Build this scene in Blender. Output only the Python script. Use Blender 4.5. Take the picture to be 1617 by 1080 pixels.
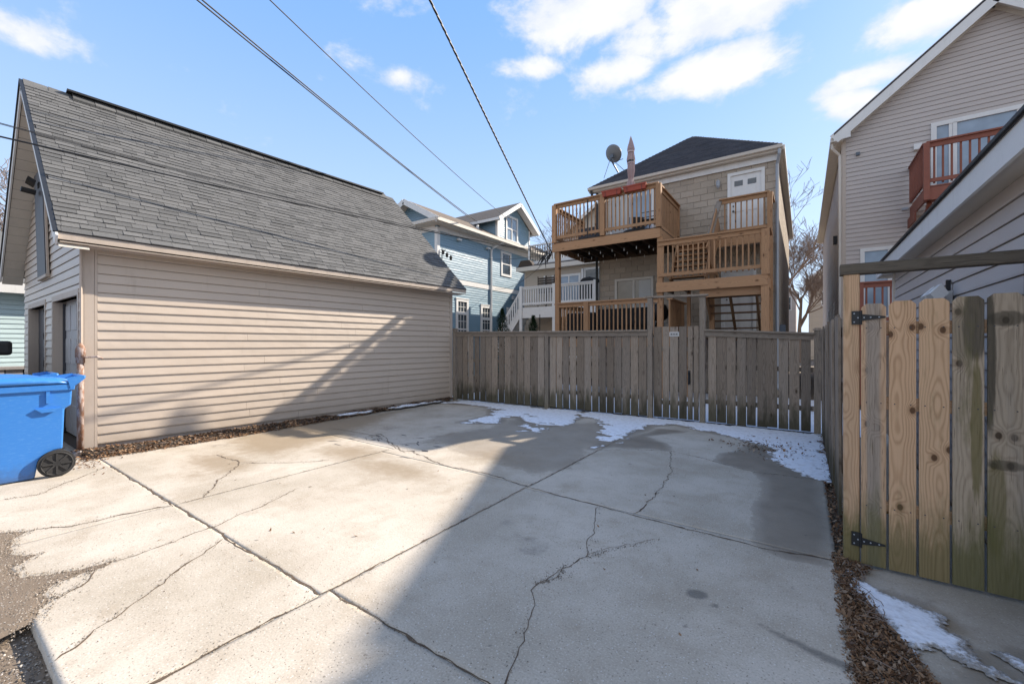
import bpy, math, random
import numpy as np
from mathutils import Vector, Matrix
random.seed(7)
for o in list(bpy.data.objects): bpy.data.objects.remove(o)
SC = bpy.context.scene
COL = SC.collection
# ---------------------------------------------------------------- camera
TH = math.radians(34.875)
cam_d = bpy.data.cameras.new('camera'); cam = bpy.data.objects.new('camera', cam_d); COL.objects.link(cam)
cam_d.sensor_width = 36.0; cam_d.lens = 14.694; cam_d.shift_y = 3.0/1617; cam_d.clip_end = 900; cam_d.clip_start = .02
cam.location = (0, 0, 1.55); cam.rotation_euler = (math.radians(90), 0, TH)
SC.camera = cam
# ---------------------------------------------------------------- sun, sky, exposure
SUN_A, SUN_B = .56, 1.37            # ground shift of a shadow (towards -X, -Y) per metre of height
sd = Vector((SUN_A, SUN_B, 1)).normalized()
sl = bpy.data.lights.new('sun', 'SUN'); so = bpy.data.objects.new('sun', sl); COL.objects.link(so)
sl.energy = 3.95; sl.angle = math.radians(.55); sl.color = (1.0, .89, .75)
so.rotation_euler = sd.to_track_quat('Z', 'Y').to_euler(); so.location = (20, 40, 40)
SC.view_settings.view_transform = 'Standard'; SC.view_settings.look = 'None'
SC.view_settings.exposure = 1.34; SC.view_settings.gamma = 1; SC.view_settings.use_curve_mapping = False
W = bpy.data.worlds.new('World'); SC.world = W; W.use_nodes = True

class NT:
    def __init__(s, tree): s.t = tree; s.t.nodes.clear()
    def n(s, ty, inp=None, **props):
        nd = s.t.nodes.new(ty)
        for k, v in props.items(): setattr(nd, k, v)
        for k, v in (inp or {}).items():
            sk = nd.inputs[k]
            if hasattr(v, 'is_output') or isinstance(v, bpy.types.NodeSocket): s.t.links.new(v, sk)
            else: sk.default_value = v
        return nd
    def math(s, op, a, b=None, c=None, clamp=False):
        d = {0: a}
        if b is not None: d[1] = b
        if c is not None: d[2] = c
        return s.n('ShaderNodeMath', d, operation=op, use_clamp=clamp).outputs[0]
    def ss(s, x, a, b):
        nd = s.n('ShaderNodeMapRange', {'Value': x, 'From Min': a, 'From Max': b}, interpolation_type='SMOOTHSTEP'); return nd.outputs[0]
    def mix(s, f, a, b, blend='MIX'):
        nd = s.n('ShaderNodeMix', None, data_type='RGBA', blend_type=blend)
        for i, v in ((0, f), (6, a), (7, b)):
            if isinstance(v, bpy.types.NodeSocket): s.t.links.new(v, nd.inputs[i])
            else:
                if i and len(v) == 3: v = (*v, 1)
                nd.inputs[i].default_value = v
        return nd.outputs[2]
    def noise(s, vec, scale, detail=4, rough=.55, out=0, dist=0):
        d = {'Scale': scale, 'Detail': detail, 'Roughness': rough, 'Distortion': dist}
        if vec is not None: d['Vector'] = vec
        return s.n('ShaderNodeTexNoise', d).outputs[out]
    def vmath(s, op, a, b=None):
        d = {0: a}
        if b is not None: d[1] = b
        return s.n('ShaderNodeVectorMath', d, operation=op)

def build_world():
    nt = NT(W.node_tree)
    sky = nt.n('ShaderNodeTexSky'); sky.sky_type = 'NISHITA'; sky.sun_disc = False
    sky.sun_elevation = math.asin(sd.z); sky.sun_rotation = math.atan2(sd.x, sd.y)
    sky.altitude = 150; sky.air_density = 1.0; sky.dust_density = .4; sky.ozone_density = 1.6
    tc = nt.n('ShaderNodeTexCoord').outputs['Generated']
    sep = nt.n('ShaderNodeSeparateXYZ', {0: tc}).outputs
    zz = nt.math('ADD', nt.math('MAXIMUM', sep[2], 0.0), .25)
    pl = nt.n('ShaderNodeCombineXYZ', {0: nt.math('DIVIDE', sep[0], zz), 1: nt.math('DIVIDE', sep[1], zz), 2: 0.0}).outputs[0]
    fwd = Vector((-math.sin(TH), math.cos(TH), 0))
    cv_ = nt.vmath('MULTIPLY', tc, (1, 1, 1.7)).outputs[0]
    f1 = nt.noise(cv_, 6.5, 9, .58, dist=.35)
    f2 = nt.noise(pl, 1.1, 3, .5)
    # clusters of cloud: direction (yaw from forward, elevation) and half sizes, radians
    blobs = []
    def pix(px, py, rx, ry, s=1.0): blobs.append((px, py, rx, ry, s))
    for b in ((930, 22, 140, 48, 1), (1120, 18, 190, 46, 1.05), (1040, 62, 120, 42, .9), (985, 108, 80, 34, .9), (1120, 112, 130, 34, 1), (1000, 95, 120, 40, .5), (840, 106, 70, 20, .62),
              (1480, 16, 90, 36, 1.05), (1370, 122, 62, 20, .9), (1345, 160, 40, 24, .9), (50, 58, 130, 34, .6), (636, 122, 30, 16, .46), (530, 80, 56, 22, .42), (1320, -120, 400, 90, 1), (300, -200, 300, 60, .9)): pix(*b)
    total = None
    fwd = Vector((-math.sin(TH), math.cos(TH), 0)); rt = Vector((math.cos(TH), math.sin(TH), 0)); up = Vector((0, 0, 1))
    for px, py, rx, ry, s in blobs:
        c = (fwd + rt*((px-808)/660) + up*((543-py)/660)).normalized()
        r = c.cross(up).normalized(); u = r.cross(c).normalized()
        k = (c.dot(fwd))
        a = nt.vmath('DOT_PRODUCT', tc, tuple(r/(rx/660*k))).outputs['Value']
        b = nt.vmath('DOT_PRODUCT', tc, tuple(u/(ry/660*k))).outputs['Value']
        q = nt.math('ADD', nt.math('MULTIPLY', a, a), nt.math('MULTIPLY', b, b))
        g = nt.math('MULTIPLY', nt.math('EXPONENT', nt.math('MULTIPLY', q, -.8)), s)
        total = g if total is None else nt.math('MAXIMUM', total, g)
    dens = nt.math('ADD', nt.math('MULTIPLY', total, .80), nt.math('MULTIPLY', nt.math('SUBTRACT', f1, .5), 1.2))
    away = nt.math('MULTIPLY', nt.math('SUBTRACT', f2, .47), 1.1)
    behind_fill = nt.ss(nt.vmath('DOT_PRODUCT', tc, tuple(fwd)).outputs['Value'], .25, -.2)  # extra cloud added behind the camera as neutral fill light
    dens = nt.math('ADD', dens, nt.math('ADD', nt.math('MINIMUM', away, .1), nt.math('MULTIPLY', behind_fill, .5)))
    dens = nt.math('ADD', dens, nt.math('MULTIPLY', nt.math('SUBTRACT', nt.noise(cv_, 24, 7, .62), .5), .42))
    m = nt.math('MULTIPLY', nt.ss(dens, .28, .62), .93)
    m = nt.math('MULTIPLY', m, nt.ss(sep[2], -.02, .12))
    shade = nt.math('MULTIPLY', nt.ss(dens, .3, .9), nt.ss(nt.noise(cv_, 9, 5, .6), .2, .65))
    hv = nt.math('MULTIPLY', nt.math('POWER', nt.math('SUBTRACT', 1.0, nt.math('MAXIMUM', sep[2], 0.0)), 4.0), .55)
    skyc = nt.mix(nt.math('MAXIMUM', hv, 0.0), sky.outputs[0], (1.85, 2.3, 2.9))
    skyc = nt.mix(.88, skyc, nt.mix(nt.ss(sep[2], .0, .75), (1.78, 2.25, 2.9), (.60, 1.30, 2.75)))
    cl = nt.mix(shade, (2.3, 2.4, 2.6), (3.05, 3.0, 2.95))
    colr = nt.mix(m, skyc, cl)
    bg = nt.n('ShaderNodeBackground', {'Color': colr, 'Strength': .15})
    o = nt.n('ShaderNodeOutputWorld', {'Surface': bg.outputs[0]})
build_world()

# ---------------------------------------------------------------- materials
def new_mat(name):
    m = bpy.data.materials.new(name); m.use_nodes = True
    return m, NT(m.node_tree)
def finish(nt, col, rough=.7, bump=None, bstr=.3, bdist=.01, metallic=0, spec=.5, normal=None, **kw):
    d = {'Base Color': col if isinstance(col, bpy.types.NodeSocket) else (*col, 1), 'Roughness': rough, 'Metallic': metallic, 'Specular IOR Level': spec}
    d.update(kw)
    if bump is not None:
        d['Normal'] = nt.n('ShaderNodeBump', {'Height': bump, 'Strength': bstr, 'Distance': bdist}).outputs[0]
    p = nt.n('ShaderNodeBsdfPrincipled', d)
    nt.n('ShaderNodeOutputMaterial', {'Surface': p.outputs[0]})
def rnd(nt):
    a = nt.n('ShaderNodeObjectInfo').outputs['Random']; b = nt.n('ShaderNodeNewGeometry').outputs['Random Per Island']
    return nt.math('FRACT', nt.math('ADD', a, nt.math('MULTIPLY', b, 1.7)))
def wpos(nt): return nt.n('ShaderNodeNewGeometry').outputs['Position']
def ocoord(nt): return nt.n('ShaderNodeTexCoord').outputs['Object']

def m_plain(name, c, rough=.6, var=.12, scale=6, spec=.5, metallic=0, dirt=.0, bump=0):
    m, nt = new_mat(name); p = wpos(nt)
    f = nt.noise(p, scale, 5); g = nt.noise(p, scale*14, 2)
    k = nt.math('ADD', 1-var*1.5, nt.math('ADD', nt.math('MULTIPLY', f, var*2), nt.math('MULTIPLY', g, var)))
    col = nt.mix(1.0, c, nt.n('ShaderNodeCombineColor', {0: k, 1: k, 2: k}).outputs[0], 'MULTIPLY')
    if dirt:
        dd = nt.math('MULTIPLY', nt.ss(nt.noise(nt.vmath('MULTIPLY', p, (5, 5, .8)).outputs[0], 2, 6, .65), .5, .75), dirt)
        col = nt.mix(dd, col, (c[0]*.45, c[1]*.42, c[2]*.36))
    finish(nt, col, rough, g if bump else None, bump, .004, metallic, spec); return m

def m_siding(name, c, dirt=.35, rough=.55, gloss=.35, coat=0.):
    m, nt = new_mat(name); p = wpos(nt)
    st = nt.vmath('MULTIPLY', p, (1.2, 1.2, 6)).outputs[0]
    f = nt.noise(st, 1.1, 5, .6); fine = nt.noise(nt.vmath('MULTIPLY', p, (6, 6, 90)).outputs[0], 2.2, 3)
    r = rnd(nt)
    k = nt.math('ADD', .86, nt.math('ADD', nt.math('MULTIPLY', f, .18), nt.math('ADD', nt.math('MULTIPLY', fine, .06), nt.math('MULTIPLY', r, .05))))
    col = nt.mix(1.0, c, nt.n('ShaderNodeCombineColor', {0: k, 1: k, 2: k}).outputs[0], 'MULTIPLY')
    z = nt.n('ShaderNodeSeparateXYZ', {0: p}).outputs[2]
    low = nt.math('MULTIPLY', nt.ss(nt.math('ADD', z, nt.math('MULTIPLY', nt.noise(p, 3, 5), .5)), .75, .2), dirt)
    stain = nt.math('MULTIPLY', nt.ss(nt.noise(nt.vmath('MULTIPLY', p, (4, 4, .6)).outputs[0], 1.6, 6, .7), .56, .8), dirt*.7)
    col = nt.mix(nt.math('MAXIMUM', low, stain), col, (c[0]*.55, c[1]*.5, c[2]*.42))
    wv = nt.noise(nt.vmath('MULTIPLY', p, (1.4, 1.4, 3)).outputs[0], 1.3, 2)
    finish(nt, col, rough, nt.math('ADD', wv, nt.math('MULTIPLY', fine, .03)), .35, .03, 0, gloss, **{'Coat Weight': coat, 'Coat Roughness': .35}); return m

def m_wood(name, light, dark, ring=34, contrast=.55, weather=0., grey=(.30, .27, .24), moss=0., knots=.8, rough=.78, var=.3, mossc=((.18, .165, .06), (.075, .075, .03)), klist=None, patches=(), core=False):
    m, nt = new_mat(name)
    r = nt.n('ShaderNodeObjectInfo').outputs['Random']
    oc = ocoord(nt)
    off = nt.n('ShaderNodeCombineXYZ', {0: nt.math('MULTIPLY', r, .31), 1: nt.math('MULTIPLY', r, 1.7), 2: nt.math('MULTIPLY', r, 57.0)}).outputs[0]
    v = nt.vmath('ADD', oc, off).outputs[0]
    s = nt.n('ShaderNodeSeparateXYZ', {0: oc}).outputs; sv = nt.n('ShaderNodeSeparateXYZ', {0: v}).outputs
    # slow wander of the heart of the tree along the board makes the arched grain
    w1 = nt.noise(nt.n('ShaderNodeCombineXYZ', {0: 0.0, 1: 0.0, 2: sv[2]}).outputs[0], 1.3, 2)
    w2 = nt.noise(nt.vmath('MULTIPLY', v, (4, 4, .9)).outputs[0], 1.6, 3)
    x = nt.math('ADD', s[0], nt.math('ADD', nt.math('MULTIPLY', nt.math('SUBTRACT', w2, .5), .045), nt.math('MULTIPLY', nt.math('SUBTRACT', r, .5), .07)))
    y = nt.math('ADD', .035, nt.math('MULTIPLY', nt.math('SUBTRACT', w1, .45), .16))
    # knots push the rings aside
    kv = nt.vmath('MULTIPLY', v, (8, 0.01, 3.4)).outputs[0]
    vo = nt.n('ShaderNodeTexVoronoi', {'Vector': kv, 'Scale': 1.0, 'Randomness': 1.0})
    kd = vo.outputs['Distance']
    if klist:
        kd = None
        for kx, kz in klist:
            ax = nt.math('MULTIPLY', nt.math('SUBTRACT', s[0], kx), 8.0); az = nt.math('MULTIPLY', nt.math('SUBTRACT', s[2], kz), 5.5)
            q = nt.math('SQRT', nt.math('ADD', nt.math('MULTIPLY', ax, ax), nt.math('MULTIPLY', az, az))); kd = q if kd is None else nt.math('MINIMUM', kd, q)
    kmask = nt.ss(kd, .15, .09); kh = nt.ss(kd, .42, .05); halo = nt.math('MULTIPLY', nt.ss(kd, .3, .12), .45)
    rad = nt.math('SQRT', nt.math('ADD', nt.math('MULTIPLY', x, x), nt.math('MULTIPLY', y, y)))
    rad = nt.math('ADD', rad, nt.math('MULTIPLY', kh, .028 if klist else .02))
    ph = nt.math('ADD', nt.math('MULTIPLY', rad, ring*6.283*2.0), nt.math('MULTIPLY', nt.noise(nt.vmath('MULTIPLY', v, (30, 30, 2.5)).outputs[0], 1.0, 3), 3.5))
    w = nt.math('ADD', nt.math('MULTIPLY', nt.math('SINE', ph), .5), .5)
    w = nt.math('MULTIPLY', nt.math('POWER', w, 2.2), nt.math('ADD', .25, nt.math('MULTIPLY', nt.noise(nt.vmath('MULTIPLY', v, (14, 14, 1.5)).outputs[0], 1.0, 3), 1.2)))
    fib = nt.noise(nt.vmath('MULTIPLY', v, (150, 150, 3)).outputs[0], 1.0, 4, .6)
    g = nt.math('ADD', nt.math('MULTIPLY', w, contrast), nt.math('MULTIPLY', fib, .45), clamp=True)
    col = nt.mix(g, light, dark)
    kc = nt.n('ShaderNodeSeparateColor', {0: vo.outputs['Color']}).outputs[0]; kon = 1.0 if klist else nt.math('GREATER_THAN', kc, .5)
    col = nt.mix(nt.math('MULTIPLY', nt.math('MULTIPLY', halo, kon), knots), col, (dark[0]*.6, dark[1]*.5, dark[2]*.42))
    col = nt.mix(nt.math('MULTIPLY', nt.math('MULTIPLY', kmask, kon), knots), col, (dark[0]*.22, dark[1]*.18, dark[2]*.16))
    gf = nt.noise(nt.vmath('MULTIPLY', v, (9, 9, 1.0)).outputs[0], 1.0, 5, .6)
    if weather:
        gm = nt.math('MULTIPLY', nt.ss(nt.math('ADD', gf, nt.math('MULTIPLY', nt.math('SUBTRACT', r, .5), .35)), .62-weather*.45, .95-weather*.5), min(1., weather*1.25))
        gcol = nt.mix(nt.math('ADD', nt.math('MULTIPLY', fib, .8), nt.math('MULTIPLY', w, .3), clamp=True), grey, (grey[0]*.45, grey[1]*.43, grey[2]*.42))
        if core: gm = nt.math('MAXIMUM', nt.math('MULTIPLY', gm, .5), nt.math('MULTIPLY', nt.ss(nt.math('ADD', nt.math('ABSOLUTE', s[0]), nt.math('MULTIPLY', nt.math('SUBTRACT', gf, .5), .05)), .052, .026), .9))
        col = nt.mix(gm, col, gcol)
    if weather > .45:
        sk = nt.noise(nt.vmath('MULTIPLY', v, (22, 22, .8)).outputs[0], 1.0, 6, .7)
        col = nt.mix(nt.math('MULTIPLY', nt.ss(sk, .56, .72), .6), col, (dark[0]*.4, dark[1]*.4, dark[2]*.4))
        sp_ = nt.noise(nt.vmath('MULTIPLY', v, (260, 260, 7)).outputs[0], 1.0, 2); col = nt.mix(nt.math('MULTIPLY', nt.ss(sp_, .63, .70), .75), col, (dark[0]*.25, dark[1]*.23, dark[2]*.2))
    for px_, pz_, rx_, rz_, pc, ps in patches:
        ax = nt.math('DIVIDE', nt.math('SUBTRACT', s[0], px_), rx_); az = nt.math('DIVIDE', nt.math('SUBTRACT', s[2], pz_), rz_)
        q = nt.math('ADD', nt.math('MULTIPLY', ax, ax), nt.math('MULTIPLY', az, az)); q = nt.math('ADD', q, nt.math('MULTIPLY', nt.math('SUBTRACT', nt.noise(nt.vmath('MULTIPLY', v, (40, 40, 5)).outputs[0], 1.0, 5, .65), .5), 1.1))
        col = nt.mix(nt.math('MULTIPLY', nt.ss(q, 1.15, .55), ps), col, nt.mix(fib, pc, (pc[0]*.5, pc[1]*.5, pc[2]*.5)))
    if moss:
        p = wpos(nt); z = nt.n('ShaderNodeSeparateXYZ', {0: p}).outputs[2]
        mn = nt.noise(nt.vmath('MULTIPLY', p, (10, 10, 2.2)).outputs[0], 1.0, 6, .65)
        lo = nt.ss(nt.math('SUBTRACT', z, nt.math('MULTIPLY', nt.math('SUBTRACT', mn, .3), 1.1)), .42, -.08)
        hi = nt.math('MULTIPLY', nt.ss(mn, .56, .74), .55)
        col = nt.mix(nt.math('MULTIPLY', nt.math('MAXIMUM', lo, hi), moss), col, nt.mix(fib, *mossc))
    br = nt.math('ADD', 1-var*.5, nt.math('MULTIPLY', nt.math('FRACT', nt.math('MULTIPLY', r, 7.31)), var))
    col = nt.mix(1.0, col, nt.n('ShaderNodeCombineColor', {0: br, 1: br, 2: nt.math('MULTIPLY', br, .99)}).outputs[0], 'MULTIPLY')
    h = nt.math('SUBTRACT', nt.math('MULTIPLY', fib, .7), nt.math('MULTIPLY', w, .3))
    finish(nt, col, rough, h, .5, .003, 0, .25); return m

def m_concrete(name, c=(.455, .41, .35), attr=True, speck=1.):
    m, nt = new_mat(name); p = wpos(nt)
    big = nt.noise(p, .8, 6, .6); mid = nt.noise(p, 5, 6, .62); fine = nt.noise(p, 90, 3, .6)
    col = nt.mix(nt.ss(big, .3, .7), (c[0]*.80, c[1]*.78, c[2]*.74), (c[0]*1.16, c[1]*1.16, c[2]*1.17))
    big2 = nt.noise(p, 2.1, 7, .68, dist=.4); col = nt.mix(nt.math('MULTIPLY', nt.ss(big2, .5, .68), .42*speck), col, (c[0]*.68, c[1]*.62, c[2]*.54))
    col = nt.mix(nt.math('MULTIPLY', nt.ss(mid, .48, .75), .32), col, (c[0]*.66, c[1]*.6, c[2]*.52))
    col = nt.mix(nt.math('MULTIPLY', nt.ss(fine, .5, .72), 0.5*speck), col, (c[0]*.5, c[1]*.54, c[2]*.53))
    col = nt.mix(nt.math('MULTIPLY', nt.ss(fine, .46, .3), .5*speck), col, (c[0]*1.4, c[1]*1.4, c[2]*1.4))
    vo = nt.n('ShaderNodeTexVoronoi', {'Vector': p, 'Scale': 70.0}); cr = nt.n('ShaderNodeSeparateColor', {0: vo.outputs['Color']}).outputs[0]
    pit = nt.math('MULTIPLY', nt.ss(vo.outputs['Distance'], .32, .18), nt.math('GREATER_THAN', cr, .8))
    col = nt.mix(nt.math('MULTIPLY', pit, .75*speck), col, (c[0]*.4, c[1]*.38, c[2]*.36))
    lt = nt.math('MULTIPLY', nt.ss(vo.outputs['Distance'], .32, .2), nt.math('LESS_THAN', cr, .12))
    col = nt.mix(nt.math('MULTIPLY', lt, .7*speck), col, (.62, .6, .57))
    v2 = nt.n('ShaderNodeTexVoronoi', {'Vector': p, 'Scale': 24.0}); c2 = nt.n('ShaderNodeSeparateColor', {0: v2.outputs['Color']}).outputs[0]
    sp = nt.math('MULTIPLY', nt.ss(v2.outputs['Distance'], .2, .1), nt.math('GREATER_THAN', c2, .9)); col = nt.mix(nt.math('MULTIPLY', sp, .6*speck), col, (c[0]*.32, c[1]*.3, c[2]*.27))
    vein = nt.math('ABSOLUTE', nt.math('SUBTRACT', nt.noise(p, 1.7, 7, .62, dist=.6), .5)); col = nt.mix(nt.math('MULTIPLY', nt.ss(vein, .005, .001), .13*speck), col, (c[0]*.4, c[1]*.37, c[2]*.33))
    rough = .88
    if attr:
        at = nt.n('ShaderNodeAttribute', attribute_name='stain').outputs['Color']; a = nt.n('ShaderNodeSeparateColor', {0: at}).outputs
        nz = nt.math('MULTIPLY', nt.math('SUBTRACT', nt.noise(p, 7, 8, .7), .5), .85)
        dm = nt.math('MULTIPLY', nt.ss(nt.math('ADD', a[0], nz), .42, .6), nt.math('ADD', .3, nt.math('MULTIPLY', nt.math('MINIMUM', 1.0, nt.math('MULTIPLY', a[0], a[0])), nt.math('ADD', .35, nt.math('MULTIPLY', nt.noise(p, 2.6, 5, .6), .7)))))
        wet = nt.mix(mid, (c[0]*.30, c[1]*.28, c[2]*.26), (c[0]*.58, c[1]*.54, c[2]*.49))
        col = nt.mix(nt.math('MULTIPLY', dm, .86), col, wet)
        wm = nt.ss(nt.math('ADD', a[1], nt.math('MULTIPLY', nz, .8)), .22, .8)
        col = nt.mix(nt.math('MULTIPLY', wm, .78), col, (.235, .18, .118))
        ol = nt.ss(nt.math('ADD', a[2], nz), .35, .75)
        col = nt.mix(nt.math('MULTIPLY', ol, .62), col, (.075, .072, .068))
        rough = nt.math('SUBTRACT', .88, nt.math('MULTIPLY', dm, .32))
    finish(nt, col, rough, nt.math('ADD', nt.math('MULTIPLY', fine, .5), nt.math('SUBTRACT', nt.math('MULTIPLY', mid, .6), pit)), .45, .004, 0, .3); return m

def m_shingle(name, a=(.085, .087, .089), b=(.168, .169, .170)):
    m, nt = new_mat(name); p = wpos(nt); r = rnd(nt)
    g = nt.noise(p, 130, 3, .7); big = nt.noise(p, 1.3, 4)
    col = nt.mix(nt.math('ADD', nt.math('MULTIPLY', r, .6), nt.math('MULTIPLY', big, .4)), a, b)
    col = nt.mix(nt.math('MULTIPLY', nt.ss(g, .45, .7), .5), col, (a[0]*.45, a[1]*.45, a[2]*.45))
    col = nt.mix(nt.math('MULTIPLY', nt.ss(g, .42, .25), .4), col, (.42, .41, .4))
    finish(nt, col, .93, g, .6, .004, 0, .15); return m

def m_glass(name, c=(.03, .04, .05), rough=.04, spec=1.0):
    m, nt = new_mat(name); p = wpos(nt)
    w = nt.noise(p, 2.5, 2)
    finish(nt, nt.mix(w, c, (c[0]*2.2, c[1]*2.2, c[2]*2.2)), rough, w, .12, .01, 0, spec); return m

def m_snow(name):
    m, nt = new_mat(name); p = wpos(nt)
    a = nt.noise(p, 14, 6, .65); b = nt.noise(p, 120, 2)
    col = nt.mix(nt.math('MULTIPLY', nt.ss(a, .45, .7), .65), (.76, .79, .85), (.50, .50, .52))
    t = nt.n('ShaderNodeSeparateColor', {0: nt.n('ShaderNodeAttribute', attribute_name='stain').outputs['Color']}).outputs[0]
    e = nt.noise(p, 42, 6, .72); e2 = nt.noise(p, 5, 5, .6)
    k = nt.ss(nt.math('ADD', t, nt.math('ADD', nt.math('MULTIPLY', nt.math('SUBTRACT', e, .5), 1.2), nt.math('MULTIPLY', nt.math('SUBTRACT', e2, .5), .7))), .02, .5)
    col = nt.mix(k, nt.mix(e, (.21, .19, .17), (.33, .305, .275)), col)
    finish(nt, col, .8, nt.math('ADD', nt.math('MULTIPLY', k, .8), nt.math('ADD', a, nt.math('MULTIPLY', b, .35))), .6, .006, 0, .25); return m

def m_leaf(name, cols):
    m, nt = new_mat(name); r = nt.n('ShaderNodeNewGeometry').outputs['Random Per Island']
    cr = nt.n('ShaderNodeValToRGB', {0: r}); e = cr.color_ramp.elements
    e[0].color = (*cols[0], 1); e[1].color = (*cols[-1], 1)
    for i, c in enumerate(cols[1:-1]): x = e.new((i+1)/(len(cols)-1)); x.color = (*c, 1)
    finish(nt, cr.outputs[0], .8, None, spec=.2); return m

def m_alley(name):
    m, nt = new_mat(name); p = wpos(nt)
    a = nt.noise(p, 1.2, 6, .6); b = nt.noise(p, 45, 4, .7)
    vo = nt.n('ShaderNodeTexVoronoi', {'Vector': p, 'Scale': 75.0}); cr = nt.n('ShaderNodeSeparateColor', {0: vo.outputs['Color']}).outputs
    st = nt.math('MULTIPLY', nt.ss(vo.outputs['Distance'], .45, .3), nt.math('GREATER_THAN', cr[0], .55))
    col = nt.mix(a, (.10, .078, .058), (.24, .19, .145))
    col = nt.mix(nt.math('MULTIPLY', st, .75), col, nt.mix(cr[1], (.12, .10, .08), (.58, .53, .47)))
    finish(nt, col, .92, nt.math('ADD', nt.math('MULTIPLY', b, .4), st), .9, .012, 0, .2); return m

def m_block(name):
    m, nt = new_mat(name); p = wpos(nt); r = rnd(nt)
    a = nt.noise(p, 22, 5, .7); b = nt.noise(p, 3, 4)
    col = nt.mix(nt.math('ADD', nt.math('MULTIPLY', r, .5), nt.math('MULTIPLY', b, .4)), (.37, .315, .255), (.50, .43, .355))
    col = nt.mix(nt.math('MULTIPLY', nt.ss(a, .52, .75), .45), col, (.24, .2, .165))
    finish(nt, col, .93, a, .9, .02, 0, .2); return m

def m_rustpipe(name):
    m, nt = new_mat(name); p = wpos(nt)
    a = nt.noise(nt.vmath('MULTIPLY', p, (1, 1, .35)).outputs[0], 22, 6, .7); b = nt.noise(p, 60, 4, .7)
    col = nt.mix(nt.ss(a, .42, .55), (.40, .33, .30), (.22, .115, .07))
    col = nt.mix(nt.ss(b, .55, .65), col, (.19, .15, .16))
    finish(nt, col, .8, a, .6, .006); return m

def m_bin(name, c):
    m, nt = new_mat(name); p = wpos(nt)
    z = nt.n('ShaderNodeSeparateXYZ', {0: p}).outputs[2]
    sc = nt.noise(nt.vmath('MULTIPLY', p, (3, 3, 14)).outputs[0], 5, 6, .7)
    col = nt.mix(nt.math('MULTIPLY', nt.ss(sc, .5, .75), .5), c, (c[0]*2.2+.05, c[1]*1.4+.05, min(1, c[2]*1.1)))
    dirt = nt.math('MULTIPLY', nt.ss(nt.math('ADD', z, nt.math('MULTIPLY', nt.noise(p, 16, 6, .7), .35)), .42, .12), .6)
    col = nt.mix(dirt, col, (.06, .07, .10))
    finish(nt, col, .36, nt.noise(p, 200, 2), .06, .002, 0, .5); return m

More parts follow.
